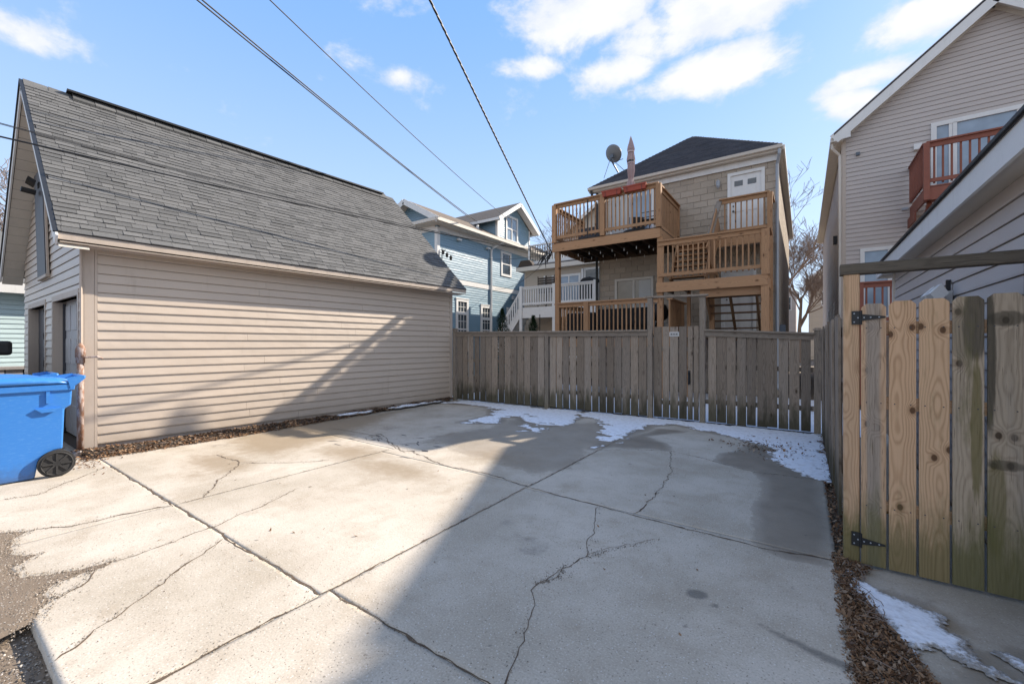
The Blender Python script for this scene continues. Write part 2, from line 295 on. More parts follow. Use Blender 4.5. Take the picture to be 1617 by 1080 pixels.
M = dict(
 tan_siding=m_siding('tan_vinyl', (.495, .415, .34), .45, .45, 1.0, .25),
 tan_trim=m_plain('tan_trim', (.465, .395, .335), .5, .1, 4, dirt=.25),
 rg_siding=m_siding('grey_beige_vinyl', (.53, .48, .455), .2),
 rh_siding=m_siding('right_house_vinyl', (.485, .44, .415), .1),
 th_siding=m_siding('far_tan_vinyl', (.46, .40, .33), .1),
 white_siding=m_siding('white_vinyl', (.72, .72, .72), .1),
 blue_siding=m_siding('blue_boards', (.175, .295, .385), .12, .42, .8, .25),
 pale_siding=m_siding('pale_blue_boards', (.46, .58, .60), .1),
 white=m_plain('white_paint', (.70, .70, .69), .5, .08, 5, dirt=.15),
 whitish=m_plain('cream_paint', (.62, .58, .52), .55, .08, 5, dirt=.12),
 dirtywhite=m_plain('dusty_white_door', (.46, .46, .47), .55, .14, 5, dirt=.6),
 shingle=m_shingle('grey_shingle'),
 shingle_dark=m_shingle('dark_shingle', (.045, .044, .05), (.085, .082, .088)),
 shingle_brown=m_shingle('brown_shingle', (.13, .105, .085), (.24, .2, .165)),
 black=m_plain('black_metal', (.016, .017, .019), .5, .2, 20),
 rubber=m_plain('black_rubber', (.025, .025, .026), .75, .25, 25),
 cable=m_plain('cable_sheath', (.022, .023, .026), .6, .1, 10),
 charcoal=m_plain('charcoal_paint', (.055, .055, .065), .5, .25, 8, dirt=.4),
 dish=m_plain('dish_grey', (.20, .21, .22), .45, .08, 8),
 glass=m_glass('window_glass'),
 glass_blue=m_glass('window_glass_with_blind', (.15, .20, .26), .12, .8),
 glass_tan=m_glass('door_glass_with_blind', (.20, .17, .13), .2, .8),
 blind=m_plain('window_blind', (.55, .55, .53), .7, .06, 8),
 concrete=m_concrete('slab_concrete'),
 concrete2=m_concrete('old_concrete', (.41, .37, .315), True, .6),
 joint=m_plain('joint_dirt', (.06, .045, .033), .95, .4, 60),
 crack=m_plain('crack_dirt', (.095, .066, .044), .95, .4, 60),
 tar=m_plain('crack_tar', (.035, .035, .045), .7, .3, 60),
 alley=m_alley('alley_gravel'),
 soil=m_plain('dark_soil', (.045, .034, .026), .95, .5, 30, bump=.6),
 snow=m_snow('old_snow'),
 stone=m_plain('grey_stone', (.28, .26, .25), .9, .35, 14, bump=.5),
 mortar=m_plain('light_mortar', (.40, .365, .32), .92, .2, 12, bump=.4),
 block=m_block('split_block'),
 pipe=m_rustpipe('rusty_painted_pipe'),
 blue=m_bin('blue_plastic', (.035, .19, .56)),
 red=m_plain('terracotta_plastic', (.36, .065, .035), .6, .2, 20),
 redwood=m_plain('red_brown_stain', (.225, .07, .042), .6, .18, 9, dirt=.15),
 bark=m_plain('grey_bark', (.16, .125, .10), .9, .3, 12),
 twig=m_plain('brown_twigs', (.185, .14, .115), .9, .3, 12),
 bulb=m_plain('milky_bulb_glass', (.75, .74, .70), .2, .05, 10),
 maroon=m_plain('dull_maroon_cloth', (.40, .30, .30), .85, .2, 20),
 pinkwhite=m_plain('pale_pink_cloth', (.55, .45, .46), .85, .15, 20),
 car=m_plain('dark_car_paint', (.02, .022, .026), .25, .05, 3, spec=.6),
 ductgrey=m_plain('galvanised_grey', (.33, .36, .40), .45, .1, 6, spec=.6),
 meter=m_plain('meter_blue_grey', (.10, .125, .16), .5, .12, 6),
 wicker=m_plain('dark_wicker', (.06, .045, .035), .85, .3, 40),
 cloth_black=m_plain('black_cover', (.016, .016, .018), .8, .3, 10),
 deckw=m_wood('deck_timber', (.46, .265, .145), (.27, .15, .08), 26, .45, .2, (.40, .31, .22), 0, .8, .75, .3),
 stairw=m_wood('stair_timber', (.20, .12, .065), (.12, .07, .04), 26, .5, .3, (.15, .12, .09), 0, .6, .8, .3),
 deckshade=m_wood('deck_timber_shaded', (.085, .055, .034), (.045, .028, .017), 26, .5, .3, (.09, .075, .06), 0, .6, .8, .3),  # deck timber darkened so the shade under the decks is in its colour
 oldwood=m_wood('weathered_fence', (.335, .27, .215), (.175, .138, .105), 30, .5, .6, (.375, .32, .27), .92, .8, .88, .6, ((.095, .085, .05), (.04, .036, .026))),
 oldrail=m_wood('weathered_rail', (.34, .285, .235), (.19, .155, .125), 26, .5, .55, (.38, .33, .28), .25, .7, .88, .35),
 newwood=m_wood('fresh_pine', (.70, .475, .305), (.44, .265, .15), 44, .55, .15, (.27, .23, .19), .85, .85, .7, .12),
 darkrail=m_wood('dark_weathered_rail', (.17, .145, .11), (.08, .066, .05), 30, .5, .6, (.17, .15, .125), 0, .6, .88, .2),
 midwood=m_wood('ageing_pine', (.55, .375, .25), (.34, .22, .14), 40, .5, .5, (.39, .33, .28), .85, .8, .75, .15),
 greywood=m_wood('grey_pine', (.45, .35, .265), (.24, .18, .13), 38, .55, .6, (.39, .33, .28), .95, .9, .8, .15),
 conifer=m_leaf('conifer_needles', [(.012, .03, .012), (.025, .055, .02), (.04, .075, .03)]),
 leaf=m_leaf('dead_leaves', [(.06, .032, .018), (.13, .065, .032), (.2, .11, .055), (.27, .17, .10), (.085, .05, .033), (.33, .25, .18)]),
 crumb=m_leaf('crack_crumbs', [(.05, .04, .03), (.16, .13, .10), (.3, .26, .21), (.06, .05, .04)]),
 chip=m_leaf('gravel_stones', [(.09, .07, .052), (.2, .16, .12), (.36, .31, .26), (.06, .05, .042), (.55, .5, .44)]),
)
# plaque with printed marks stays plain metal and raised shapes
M['plate'] = m_plain('pale_plate', (.42, .41, .40), .6, .1, 20)

# ---------------------------------------------------------------- object helpers
WM = {}
def reg(o, parent, mat):
    COL.objects.link(o)
    if parent is not None:
        o.parent = parent; o.matrix_basis = WM[parent].inverted() @ mat
    else: o.matrix_basis = mat
    WM[o] = mat; return o
def tag(o, label=None, cat=None, group=None, kind=None):
    if label: o['label'] = label
    if cat: o['category'] = cat
    if group: o['group'] = group
    if kind: o['kind'] = kind
    return o
def thing(name, loc, label, cat, group=None):
    e = bpy.data.objects.new(name, None); e.empty_display_size = .2
    reg(e, None, Matrix.Translation(Vector(loc))); return tag(e, label, cat, group)

class MB:
    def __init__(s): s.v = []; s.f = []
    def add(s, vs, fs):
        b = len(s.v); s.v += [tuple(v) for v in vs]; s.f += [tuple(b+i for i in f) for f in fs]; return s
    def box(s, x0, x1, y0, y1, z0, z1):
        return s.add([(x, y, z) for z in (z0, z1) for y in (y0, y1) for x in (x0, x1)],
            [(0, 2, 3, 1), (4, 5, 7, 6), (0, 1, 5, 4), (2, 6, 7, 3), (0, 4, 6, 2), (1, 3, 7, 5)])
    def prism(s, poly, ext):
        ext = Vector(ext); n = len(poly); p = [Vector(q) for q in poly]
        s.add(p + [q+ext for q in p], [tuple(range(n))[::-1], tuple(range(n, 2*n))] + [(i, (i+1) % n, n+(i+1) % n, n+i) for i in range(n)]); return s
    def beam(s, a, b, w, t, ref=(0, 0, 1)):
        a, b = Vector(a), Vector(b); d = (b-a).normalized(); r = Vector(ref)
        x = d.cross(r)
        if x.length < 1e-4: x = d.cross(Vector((0, 1, 0)))
        x.normalize(); y = x.cross(d).normalized()
        vs = [p + x*(i*w/2) + y*(j*t/2) for p in (a, b) for j in (-1, 1) for i in (-1, 1)]
        return s.add(vs, [(0, 2, 3, 1), (4, 5, 7, 6), (0, 1, 5, 4), (2, 6, 7, 3), (0, 4, 6, 2), (1, 3, 7, 5)])
    def tube(s, pts, r, n=6, cap=True):
        pts = [Vector(p) for p in pts]; rs = r if isinstance(r, (list, tuple)) else [r]*len(pts)
        base = len(s.v); px = None
        for i, p in enumerate(pts):
            d = (pts[min(i+1, len(pts)-1)] - pts[max(i-1, 0)]).normalized()
            if px is None:
                px = d.cross(Vector((0, 0, 1)))
                if px.length < .1: px = d.cross(Vector((1, 0, 0)))
            px = (px - d*px.dot(d)).normalized(); py = d.cross(px)
            for k in range(n):
                a = 2*math.pi*k/n; s.v.append(tuple(p + px*(math.cos(a)*rs[i]) + py*(math.sin(a)*rs[i])))
        for i in range(len(pts)-1):
            for k in range(n):
                a = base+i*n+k; b = base+i*n+(k+1) % n; s.f.append((a, b, b+n, a+n))
        if cap:
            s.f.append(tuple(base+k for k in range(n))[::-1]); s.f.append(tuple(base+(len(pts)-1)*n+k for k in range(n)))
        return s
    def build(s, name, mat, parent=None, kind=None, smooth=False, origin=None):
        a = np.array(s.v)
        if origin is None: origin = ((a[:, 0].min()+a[:, 0].max())/2, (a[:, 1].min()+a[:, 1].max())/2, a[:, 2].min())
        c = Vector(origin); a = a - np.array(c)
        me = bpy.data.meshes.new(name); me.from_pydata(a.tolist(), [], s.f)
        if smooth:
            me.polygons.foreach_set('use_smooth', [True]*len(me.polygons))
        me.materials.append(mat); o = bpy.data.objects.new(name, me)
        reg(o, parent, Matrix.Translation(c))
        if kind: o['kind'] = kind
        return o

_cache = {}
def stick(name, mat, parent, a, b, w, t, ref=(0, 1, 0), bev=0.):
    """one straight timber from a to b, its length along its own local Z"""
    a, b = Vector(a), Vector(b); L = (b-a).length; z = (b-a).normalized(); r = Vector(ref)
    x = r.cross(z)
    if x.length < 1e-4: x = Vector((1, 0, 0)).cross(z)
    x.normalize(); y = z.cross(x)
    key = (round(w, 3), round(t, 3), round(L, 2), mat.name, bev)
    if key not in _cache:
        mb = MB()
        if bev:
            e = bev; pr = [(-w/2+e, -t/2), (w/2-e, -t/2), (w/2, -t/2+e), (w/2, t/2-e), (w/2-e, t/2), (-w/2+e, t/2), (-w/2, t/2-e), (-w/2, -t/2+e)]
            mb.prism([(p[0], p[1], 0) for p in pr], (0, 0, L))
        else: mb.box(-w/2, w/2, -t/2, t/2, 0, L)
        me = bpy.data.meshes.new(name); me.from_pydata(mb.v, [], mb.f); me.materials.append(mat); _cache[key] = me
    o = bpy.data.objects.new(name, _cache[key])
    R = Matrix((x, y, z)).transposed().to_4x4(); R.translation = a
    return reg(o, parent, R)
def clone(o, parent, mat, name=None):
    c = o.copy(); COL.objects.link(c)
    c.parent = parent; c.matrix_basis = (WM[parent].inverted() @ mat) if parent else mat
    WM[c] = mat; return c

class Frame:
    """a wall face: origin o, horizontal direction u, outward normal n"""
    def __init__(s, o, u, n): s.o = Vector(o); s.u = Vector(u).normalized(); s.n = Vector(n).normalized()
    def p(s, a, z, k=0.): q = s.o + s.u*a + s.n*k; return Vector((q.x, q.y, z))
    def box(s, mb, a0, a1, z0, z1, k0, k1):
        q = [s.p(a, z, k) for z in (z0, z1) for k in (k0, k1) for a in (a0, a1)]
        return mb.add(q, [(0, 2, 3, 1), (4, 5, 7, 6), (0, 1, 5, 4), (2, 6, 7, 3), (0, 4, 6, 2), (1, 3, 7, 5)])
def siding(F, parent, mat, span, z0, z1, exp, holes=(), lap=.014, separate=True, name='siding_board', seams=0):
    mb = MB(); z = z0; i = 0
    while z < z1-.02:
        zt = min(z+exp, z1); zm = (z+zt)/2
        a0, b0 = span(z); a1, b1 = span(zt)
        if b0-a0 < .05: break
        segs = [(a0, b0, a1, b1)]
        for (h0, h1, hz0, hz1) in holes:
            if hz0 < zm < hz1:
                ns = []
                for (p, q, r, t) in segs:
                    if h0 > p and h1 < q: ns += [(p, h0, r, h0), (h1, q, h1, t)]
                    elif h0 <= p < h1: ns += [(h1, q, h1, t)]
                    elif h0 < q <= h1: ns += [(p, h0, r, h0)]
                    elif h1 <= p or h0 >= q: ns.append((p, q, r, t))
                segs = ns
        for (p, q, r, t) in segs:
            if q-p < .03: continue
            cuts = [0, 1]
            if seams and q-p > 2.5: cuts = [0, random.uniform(.25, .75), 1]
            for c0, c1 in zip(cuts[:-1], cuts[1:]):
                g = .0015 if len(cuts) > 2 else 0
                P0, Q0 = p+(q-p)*c0+g, p+(q-p)*c1-g; R1, T1 = r+(t-r)*c0+g, r+(t-r)*c1-g
                if T1 < R1: R1 = T1 = (R1+T1)/2
                m = MB() if separate else mb
                j = random.uniform(-.0015, .0015)
                zz = zt-(.0075 if separate else -.002); vs = [F.p(P0, z, -.008), F.p(Q0, z, -.008), F.p(P0, z, lap+j), F.p(Q0, z, lap+j), F.p(P0, z+exp*.12, lap+j+.001), F.p(Q0, z+exp*.12, lap+j+.001), F.p(R1, zz, .002), F.p(T1, zz, .002)]
                m.add(vs, [(0, 2, 3, 1), (2, 4, 5, 3), (4, 6, 7, 5), (0, 6, 4, 2), (1, 3, 5, 7)])
                if separate: m.build(name, mat, parent)
        z += exp; i += 1
    if not separate: mb.build(name, mat, parent, kind='stuff')
def window(F, parent, a0, a1, z0, z1, v=(), h=(), fw=.07, trim=.0, glass='glass', frame='white', name='window', depth=.03, mw=.03):
    mb = MB()
    for (x0, x1, y0, y1) in ((a0, a0+fw, z0, z1), (a1-fw, a1, z0, z1), (a0+fw, a1-fw, z1-fw, z1), (a0+fw, a1-fw, z0, z0+fw)):
        F.box(mb, x0, x1, y0, y1, -.02, depth)
    w = a1-a0-2*fw; hh = z1-z0-2*fw
    for t in h: F.box(mb, a0+fw, a1-fw, z0+fw+hh*t-mw/2, z0+fw+hh*t+mw/2, 0, depth*.8)
    for t in v: F.box(mb, a0+fw+w*t-mw/2, a0+fw+w*t+mw/2, z0+fw, z1-fw, 0, depth*.78)
    o = mb.build(name, M[frame], parent)
    g = MB(); F.box(g, a0+fw*.5, a1-fw*.5, z0+fw*.5, z1-fw*.5, -.015, .006); g.build('pane', M[glass], o)
    return o
def railing(parent, mat, p0, p1, H, sp=.125, bw=.034, top=(.14, .038), drop=.09, post0=None, post1=None, mid=(), postw=.09, postlow=.0, style='baluster', lowrail=True, face=.11):
    p0, p1 = Vector(p0), Vector(p1); d = p1-p0; L = math.hypot(d.x, d.y)
    up = Vector((0, 0, 1)); side = Vector((-d.y, d.x, 0)).normalized()
    stick('handrail', mat, parent, p0+up*H, p1+up*H, top[1], top[0], side)
    stick('top_rail', mat, parent, p0+up*(H-.02-face/2), p1+up*(H-.02-face/2), face, .036, side)
    if lowrail: stick('bottom_rail', mat, parent, p0+up*(drop+.045), p1+up*(drop+.045), .09, .036, side)
    n = max(2, int(L/sp)); off = side*(.036)
    for i in range(1, n):
        q = p0+d*(i/n)
        stick('baluster', mat, parent, q+off+up*(drop-.03), q+off+up*(H-.03), bw, bw, side)
    for t in mid: q = p0+d*t; stick('post', mat, parent, q+up*postlow, q+up*(H-.02), postw, postw, side)

# ---------------------------------------------------------------- noise and outline fields
def vnoise(x, y, seed=0):
    xi = np.floor(x).astype(np.int64); yi = np.floor(y).astype(np.int64); fx = x-xi; fy = y-yi
    def hsh(a, b):
        h = (a*374761393 + b*668265263 + seed*1442695041) & 0x7fffffff
        h = ((h ^ (h >> 13))*1274126177) & 0x7fffffff
        return ((h ^ (h >> 16)) & 0xffff)/65535.
    u = fx*fx*(3-2*fx); v = fy*fy*(3-2*fy)
    return (hsh(xi, yi)*(1-u)+hsh(xi+1, yi)*u)*(1-v) + (hsh(xi, yi+1)*(1-u)+hsh(xi+1, yi+1)*u)*v
def fbm(x, y, o=4, seed=0):
    t = 0; a = .5
    for i in range(o): t = t+a*(vnoise(x, y, seed+i)-.5); x = x*2.03; y = y*2.03; a *= .55
    return t
def sdp(poly, x, y):
    """signed distance to a polygon, positive inside"""
    d = np.full(x.shape, 1e9); inside = np.zeros(x.shape, bool); n = len(poly)
    for i in range(n):
        x0, y0 = poly[i]; x1, y1 = poly[(i+1) % n]; ex, ey = x1-x0, y1-y0
        t = np.clip(((x-x0)*ex+(y-y0)*ey)/(ex*ex+ey*ey+1e-12), 0, 1)
        d = np.minimum(d, (x-x0-t*ex)**2+(y-y0-t*ey)**2)
        c = ((y0 > y) != (y1 > y)); xx = x0+(y-y0)*ex/(ey if abs(ey) > 1e-9 else 1e-9)
        inside ^= c & (x < xx)
    d = np.sqrt(d); return np.where(inside, d, -d)
def field_mesh(name, f, x0, x1, y0, y1, step, mat, parent=None, z0=.004, hmax=.01, k=.3, hn=.0, label=None, cat=None, kind='stuff', z2=None):
    nx = int((x1-x0)/step)+1; ny = int((y1-y0)/step)+1
    X, Y = np.meshgrid(np.linspace(x0, x1, nx), np.linspace(y0, y1, ny), indexing='ij')
    Fv = f(X, Y); pos = Fv > 0
    quad = pos[:-1, :-1] | pos[1:, :-1] | pos[:-1, 1:] | pos[1:, 1:]
    gx, gy = np.gradient(Fv, X[1, 0]-X[0, 0], Y[0, 1]-Y[0, 0]); g2 = gx*gx+gy*gy+1e-6
    m = ~pos; s = np.where(m, -Fv/g2, 0); dx = np.clip(s*gx, -step, step); dy = np.clip(s*gy, -step, step)
    X = X+dx; Y = Y+dy
    Z = z0+np.minimum(hmax, k*np.maximum(Fv, 0))
    if hn: Z = Z+np.where(pos, hn*fbm(X*25, Y*25, 3, 5), 0)*np.minimum(1, np.maximum(Fv, 0)*20)
    if z2 is not None: Z = Z+z2(X, Y)
    idx = -np.ones((nx, ny), int); use = np.zeros((nx, ny), bool)
    use[:-1, :-1] |= quad; use[1:, :-1] |= quad; use[:-1, 1:] |= quad; use[1:, 1:] |= quad
    idx[use] = np.arange(use.sum()); vs = np.stack([X[use], Y[use], Z[use]], 1)
    i, j = np.nonzero(quad); fs = np.stack([idx[i, j], idx[i+1, j], idx[i+1, j+1], idx[i, j+1]], 1)
    th = np.clip(Fv[use]/.13, 0, 1); return grid_obj(name, vs, fs, mat, parent, label, cat, kind, stain=np.stack([th, th, th], 1))
def grid_obj(name, vs, fs, mat, parent, label=None, cat=None, kind=None, stain=None, smooth=True):
    me = bpy.data.meshes.new(name); me.vertices.add(len(vs)); me.vertices.foreach_set('co', vs.astype(np.float32).ravel())
    nf, k = fs.shape; me.loops.add(nf*k); me.loops.foreach_set('vertex_index', fs.astype(np.int32).ravel())
    me.polygons.add(nf); me.polygons.foreach_set('loop_start', np.arange(0, nf*k, k, dtype=np.int32)); me.polygons.foreach_set('loop_total', np.full(nf, k, np.int32))
    me.update(calc_edges=True)
    if smooth: me.polygons.foreach_set('use_smooth', np.ones(nf, bool))
    if stain is not None:
        ca = me.color_attributes.new('stain', 'FLOAT_COLOR', 'POINT'); ca.data.foreach_set('color', np.concatenate([stain, np.ones((len(vs), 1))], 1).astype(np.float32).ravel())
    me.materials.append(mat); o = bpy.data.objects.new(name, me); reg(o, parent, Matrix.Identity(4))
    if parent is not None: o.matrix_basis = WM[parent].inverted()
    if kind: o['kind'] = kind
    if label: o['label'] = label
    if cat: o['category'] = cat
    return o
# ================================================================ GROUND
def sheet(name, x0, x1, y0, y1, z, mat, kind='structure', parent=None):
    mb = MB(); mb.add([(x0, y0, z), (x1, y0, z), (x1, y1, z), (x0, y1, z)], [(0, 1, 2, 3)]); return mb.build(name, M[mat], parent, kind)
sheet('ground', -300, 300, -250, 350, -.06, 'alley')
SNOW_MAIN = [(-7.86,7.93), (-7.53,8.7), (-2.96,8.9), (0.27,8.9), (0.27,5.90), (0.19,5.90), (-0.02,6.01), (-0.19,6.30), (-0.30,6.61), (-0.36,7.17), (-0.54,7.42), (-0.79,7.66), (-1.18,7.96), (-1.65,8.15), (-2.02,8.34), (-2.38,8.01), (-2.44,7.08), (-2.36,6.40), (-2.44,5.90), (-2.56,5.82), (-2.69,6.17), (-3.12,7.27), (-3.43,8.09), (-3.90,8.12), (-3.69,7.32), (-3.89,6.73), (-3.85,6.22), (-4.15,6.15), (-4.21,6.51), (-4.59,6.62), (-4.55,6.88), (-4.93,7.41), (-5.18,7.04), (-4.85,6.51), (-5.20,6.27), (-5.54,6.20), (-5.57,6.60), (-5.62,7.12), (-5.93,7.74), (-6.62,8.11)]
SNOW_SIDE = [(0.20,3.72), (0.30,3.70), (0.35,3.57), (0.43,3.47), (0.50,3.45), (0.67,3.38), (0.64,3.23), (0.71,3.17), (0.72,3.01), (0.76,2.97), (0.83,2.93), (0.86,2.88), (0.72,2.90), (0.63,2.95), (0.56,2.98), (0.49,2.92), (0.49,2.82), (0.44,2.81), (0.42,2.96), (0.37,3.11), (0.31,3.23), (0.23,3.39)]
SNOW_BIT = [(0.80,3.13), (0.85,3.15), (0.89,3.11), (0.95,3.05), (0.89,2.96), (0.83,3.04)]
DAMP_R = [(-1.01,6.11), (-0.99,6.65), (-0.81,6.86), (-0.55,7.56), (0.25,8.12), (0.25,5.92), (0.22,3.65), (0.04,3.62), (-0.14,3.61), (-0.29,3.77), (-0.39,4.07), (-0.44,4.51), (-0.33,5.01), (-0.35,5.42), (-0.47,5.82), (-0.70,5.90)]
DAMP_M = [(-4.90,4.24), (-5.12,5.27), (-4.86,5.99), (-5.00,6.99), (-2.73,8.08), (-2.45,6.78), (-2.47,5.66), (-2.32,4.65), (-2.45,4.49), (-2.63,4.13), (-3.01,4.20), (-3.39,4.31), (-3.98,4.35), (-4.68,4.68)]
DAMP_C = [(-2.50,5.96), (-2.35,6.96), (-2.18,7.86), (-1.63,7.84), (-2.15,6.99), (-1.73,6.74), (-1.57,6.29), (-2.04,6.04)]
DAMP_L = [(-7.85,3.01), (-8.22,4.25), (-8.04,5.53), (-7.61,6.57), (-6.96,5.37), (-6.30,4.09), (-6.12,2.98), (-6.57,2.67)]
STREAK = [(-0.24,2.70), (-0.18,2.68), (0.06,2.63), (0.2,2.60), (0.2,2.50), (0.08,2.54), (-0.10,2.60)]
def stain(X, Y):
    wx = X+.25*fbm(X*1.6, Y*1.6, 4, 11); wy = Y+.35*fbm(X*1.6+9, Y*1.6, 4, 12)
    def soft(P, s): return np.clip(.5+sdp(P, wx, wy)/s, 0, 1)
    d = np.maximum(soft(DAMP_R, .22), np.maximum(soft(DAMP_C, .2), soft(DAMP_M, .45)*.72))
    sn = np.clip(.5+(sdp(SNOW_MAIN, wx, wy)+.12)/.3, 0, 1); d = np.maximum(d, sn*.95)
    w = soft(DAMP_L, 1.1)*.98
    for cx_, cy_, rx, ry, a in ((-6.3, 2.3, .9, .4, .8), (-4.2, 3.4, 1.1, .4, .7), (-5.3, 3.6, .9, .5, .75), (-5.9, 1.9, .6, .3, .5), (-3.4, 4.6, .9, .7, .55), (-6.6, 4.6, .9, .9, .45), (-.9, 1.6, .8, .5, .2), (-5.2, .9, .7, .2, .3)):
        w = np.maximum(w, a*np.exp(-((X-cx_)/rx)**2-((Y-cy_)/ry)**2))
    o = np.zeros_like(X)
    for cx_, cy_, r, a in ((-.55, 2.81, .07, 1.), (-.44, 2.73, .04, .75), (-.62, 2.83, .03, .5), (-2.12, 2.92, .12, .55), (-1.95, 3.05, .07, .5), (-2.3, 2.75, .06, .4), (-6.2, 5.1, .3, .55), (-5.6, 5.6, .25, .5), (-4.6, 1.05, .05, .5)):
        o = np.maximum(o, a*np.exp(-((wx*.5+X*.5-cx_)**2+(wy*.5+Y*.5-cy_)**2)/r**2))
    rr_ = np.random.RandomState(77)
    for _ in range(70):
        cx_, cy_, r, a = rr_.uniform(-7.5, .1), rr_.uniform(.5, 8.5), rr_.uniform(.008, .035), rr_.uniform(.45, .95)
        o = np.maximum(o, a*np.exp(-((X-cx_)**2+(Y-cy_)**2)/r**2))
    o = np.maximum(o, .5*np.clip(fbm(X*1.1+3, Y*1.1, 5, 91)*4-.5, 0, 1))
    o = np.maximum(o, np.clip(.5+sdp(STREAK, X*.7+wx*.3, Y)/.09, 0, 1)*.9)
    e = np.clip(1-(.2-X)/.12, 0, 1)*.5; o = np.maximum(o, e*np.clip(.8+fbm(X*8, Y*4, 3, 3)*2, 0, 1))
    return np.stack([d, w, o], -1)
pad = thing('concrete_pad', (-4, 4, 0), None, None); pad['kind'] = 'structure'
def slab(x0, x1, y0, y1, step=.028, mat='concrete', z=0., gap=.0025, rot=0., nm='slab'):
    x0 += gap; x1 -= gap; y0 += gap; y1 -= gap
    nx = max(3, int((x1-x0)/step)+1); ny = max(3, int((y1-y0)/step)+1)
    X, Y = np.meshgrid(np.linspace(x0, x1, nx), np.linspace(y0, y1, ny), indexing='ij')
    Z = np.full(X.shape, z); st = stain(X, Y)
    ed = np.minimum(np.minimum(X-x0, x1-X), np.minimum(Y-y0, y1-Y))
    Z = Z-.0004*np.clip(1-ed/.03, 0, 1)
    wob = .007
    Xo = X + wob*np.clip(1-np.minimum(X-x0, x1-X)/.1, 0, 1)*fbm(X*3, Y*11, 4, 21); Yo = Y + wob*np.clip(1-np.minimum(Y-y0, y1-Y)/.1, 0, 1)*fbm(X*11, Y*3, 4, 22)
    # ring of skirt vertices below
    idx = np.arange(nx*ny).reshape(nx, ny)
    vs = np.stack([Xo.ravel(), Yo.ravel(), Z.ravel()], 1); s3 = st.reshape(-1, 3)
    fs = np.stack([idx[:-1, :-1], idx[1:, :-1], idx[1:, 1:], idx[:-1, 1:]], -1).reshape(-1, 4)
    ring = np.concatenate([idx[:, 0], idx[-1, 1:], idx[-2::-1, -1], idx[0, -2:0:-1]])
    lo = vs[ring].copy(); lo[:, 2] = z-.075; b = len(vs); n = len(ring)
    f2 = np.stack([ring, b+np.arange(n), b+(np.arange(n)+1) % n, np.roll(ring, -1)], 1)
    return grid_obj(nm, np.concatenate([vs, lo]), np.concatenate([fs, f2]), M[mat], pad, stain=np.concatenate([s3, s3[ring]]), smooth=False)
XS = [-8.05, -4.98, -2.45, .2]
slab(-8.4, -4.98, .38, 1.44); slab(-16, -8.4, .38, 1.38, .1)
slab(-4.98, -2.45, .38, 1.44); slab(-2.45, .2, -2.5, 1.5); slab(-2.45, .2, -6, -2.5, .15)
slab(-8.05, -4.98, 1.44, 4.06); slab(-8.05, -4.98, 4.06, 8.86, .035)
slab(-4.98, -2.45, 1.44, 3.86); slab(-4.98, -2.45, 3.86, 8.86, .032)
slab(-2.45, .2, 1.5, 3.78); slab(-2.45, .2, 3.78, 8.86, .03)
mb = MB(); mb.box(-15.9, .19, .40, 8.85, -.2, -.004); mb.build('joint_fill', M['joint'], pad)
# cracks: ragged narrow ribbons of dirt
def crack(pts, w=.008, mat='crack', seed=0, jit=.03, z=.0022, br=0):
    rg = random.Random(seed+5); P = [Vector((x, y, 0)) for x, y in pts]; Q = []
    for a, b in zip(P[:-1], P[1:]):
        n = max(2, int((b-a).length/.045))
        for i in range(n): Q.append(a.lerp(b, i/n))
    Q.append(P[-1]); dv = 0
    mb = MB(); L = []; wander = 0
    for i, q in enumerate(Q):
        d = (Q[min(i+1, len(Q)-1)]-Q[max(i-1, 0)]).normalized(); nrm = Vector((-d.y, d.x, 0))
        wander = wander*.75+rg.uniform(-1, 1)*jit*.5
        ww = w*rg.uniform(.35, 1.25)*(1 if 0 < i < len(Q)-1 else .2)
        if rg.random() < .08: ww *= 2.2
        c = q+nrm*wander+nrm*rg.uniform(-.004, .004); L.append((c-nrm*ww*.5, c+nrm*ww*.5))
    vs = []
    for a, b in L: vs += [(a.x, a.y, z), (b.x, b.y, z)]
    mb.add(vs, [(2*i, 2*i+1, 2*i+3, 2*i+2) for i in range(len(L)-1)])
    return mb.build('crack', M[mat], pad)
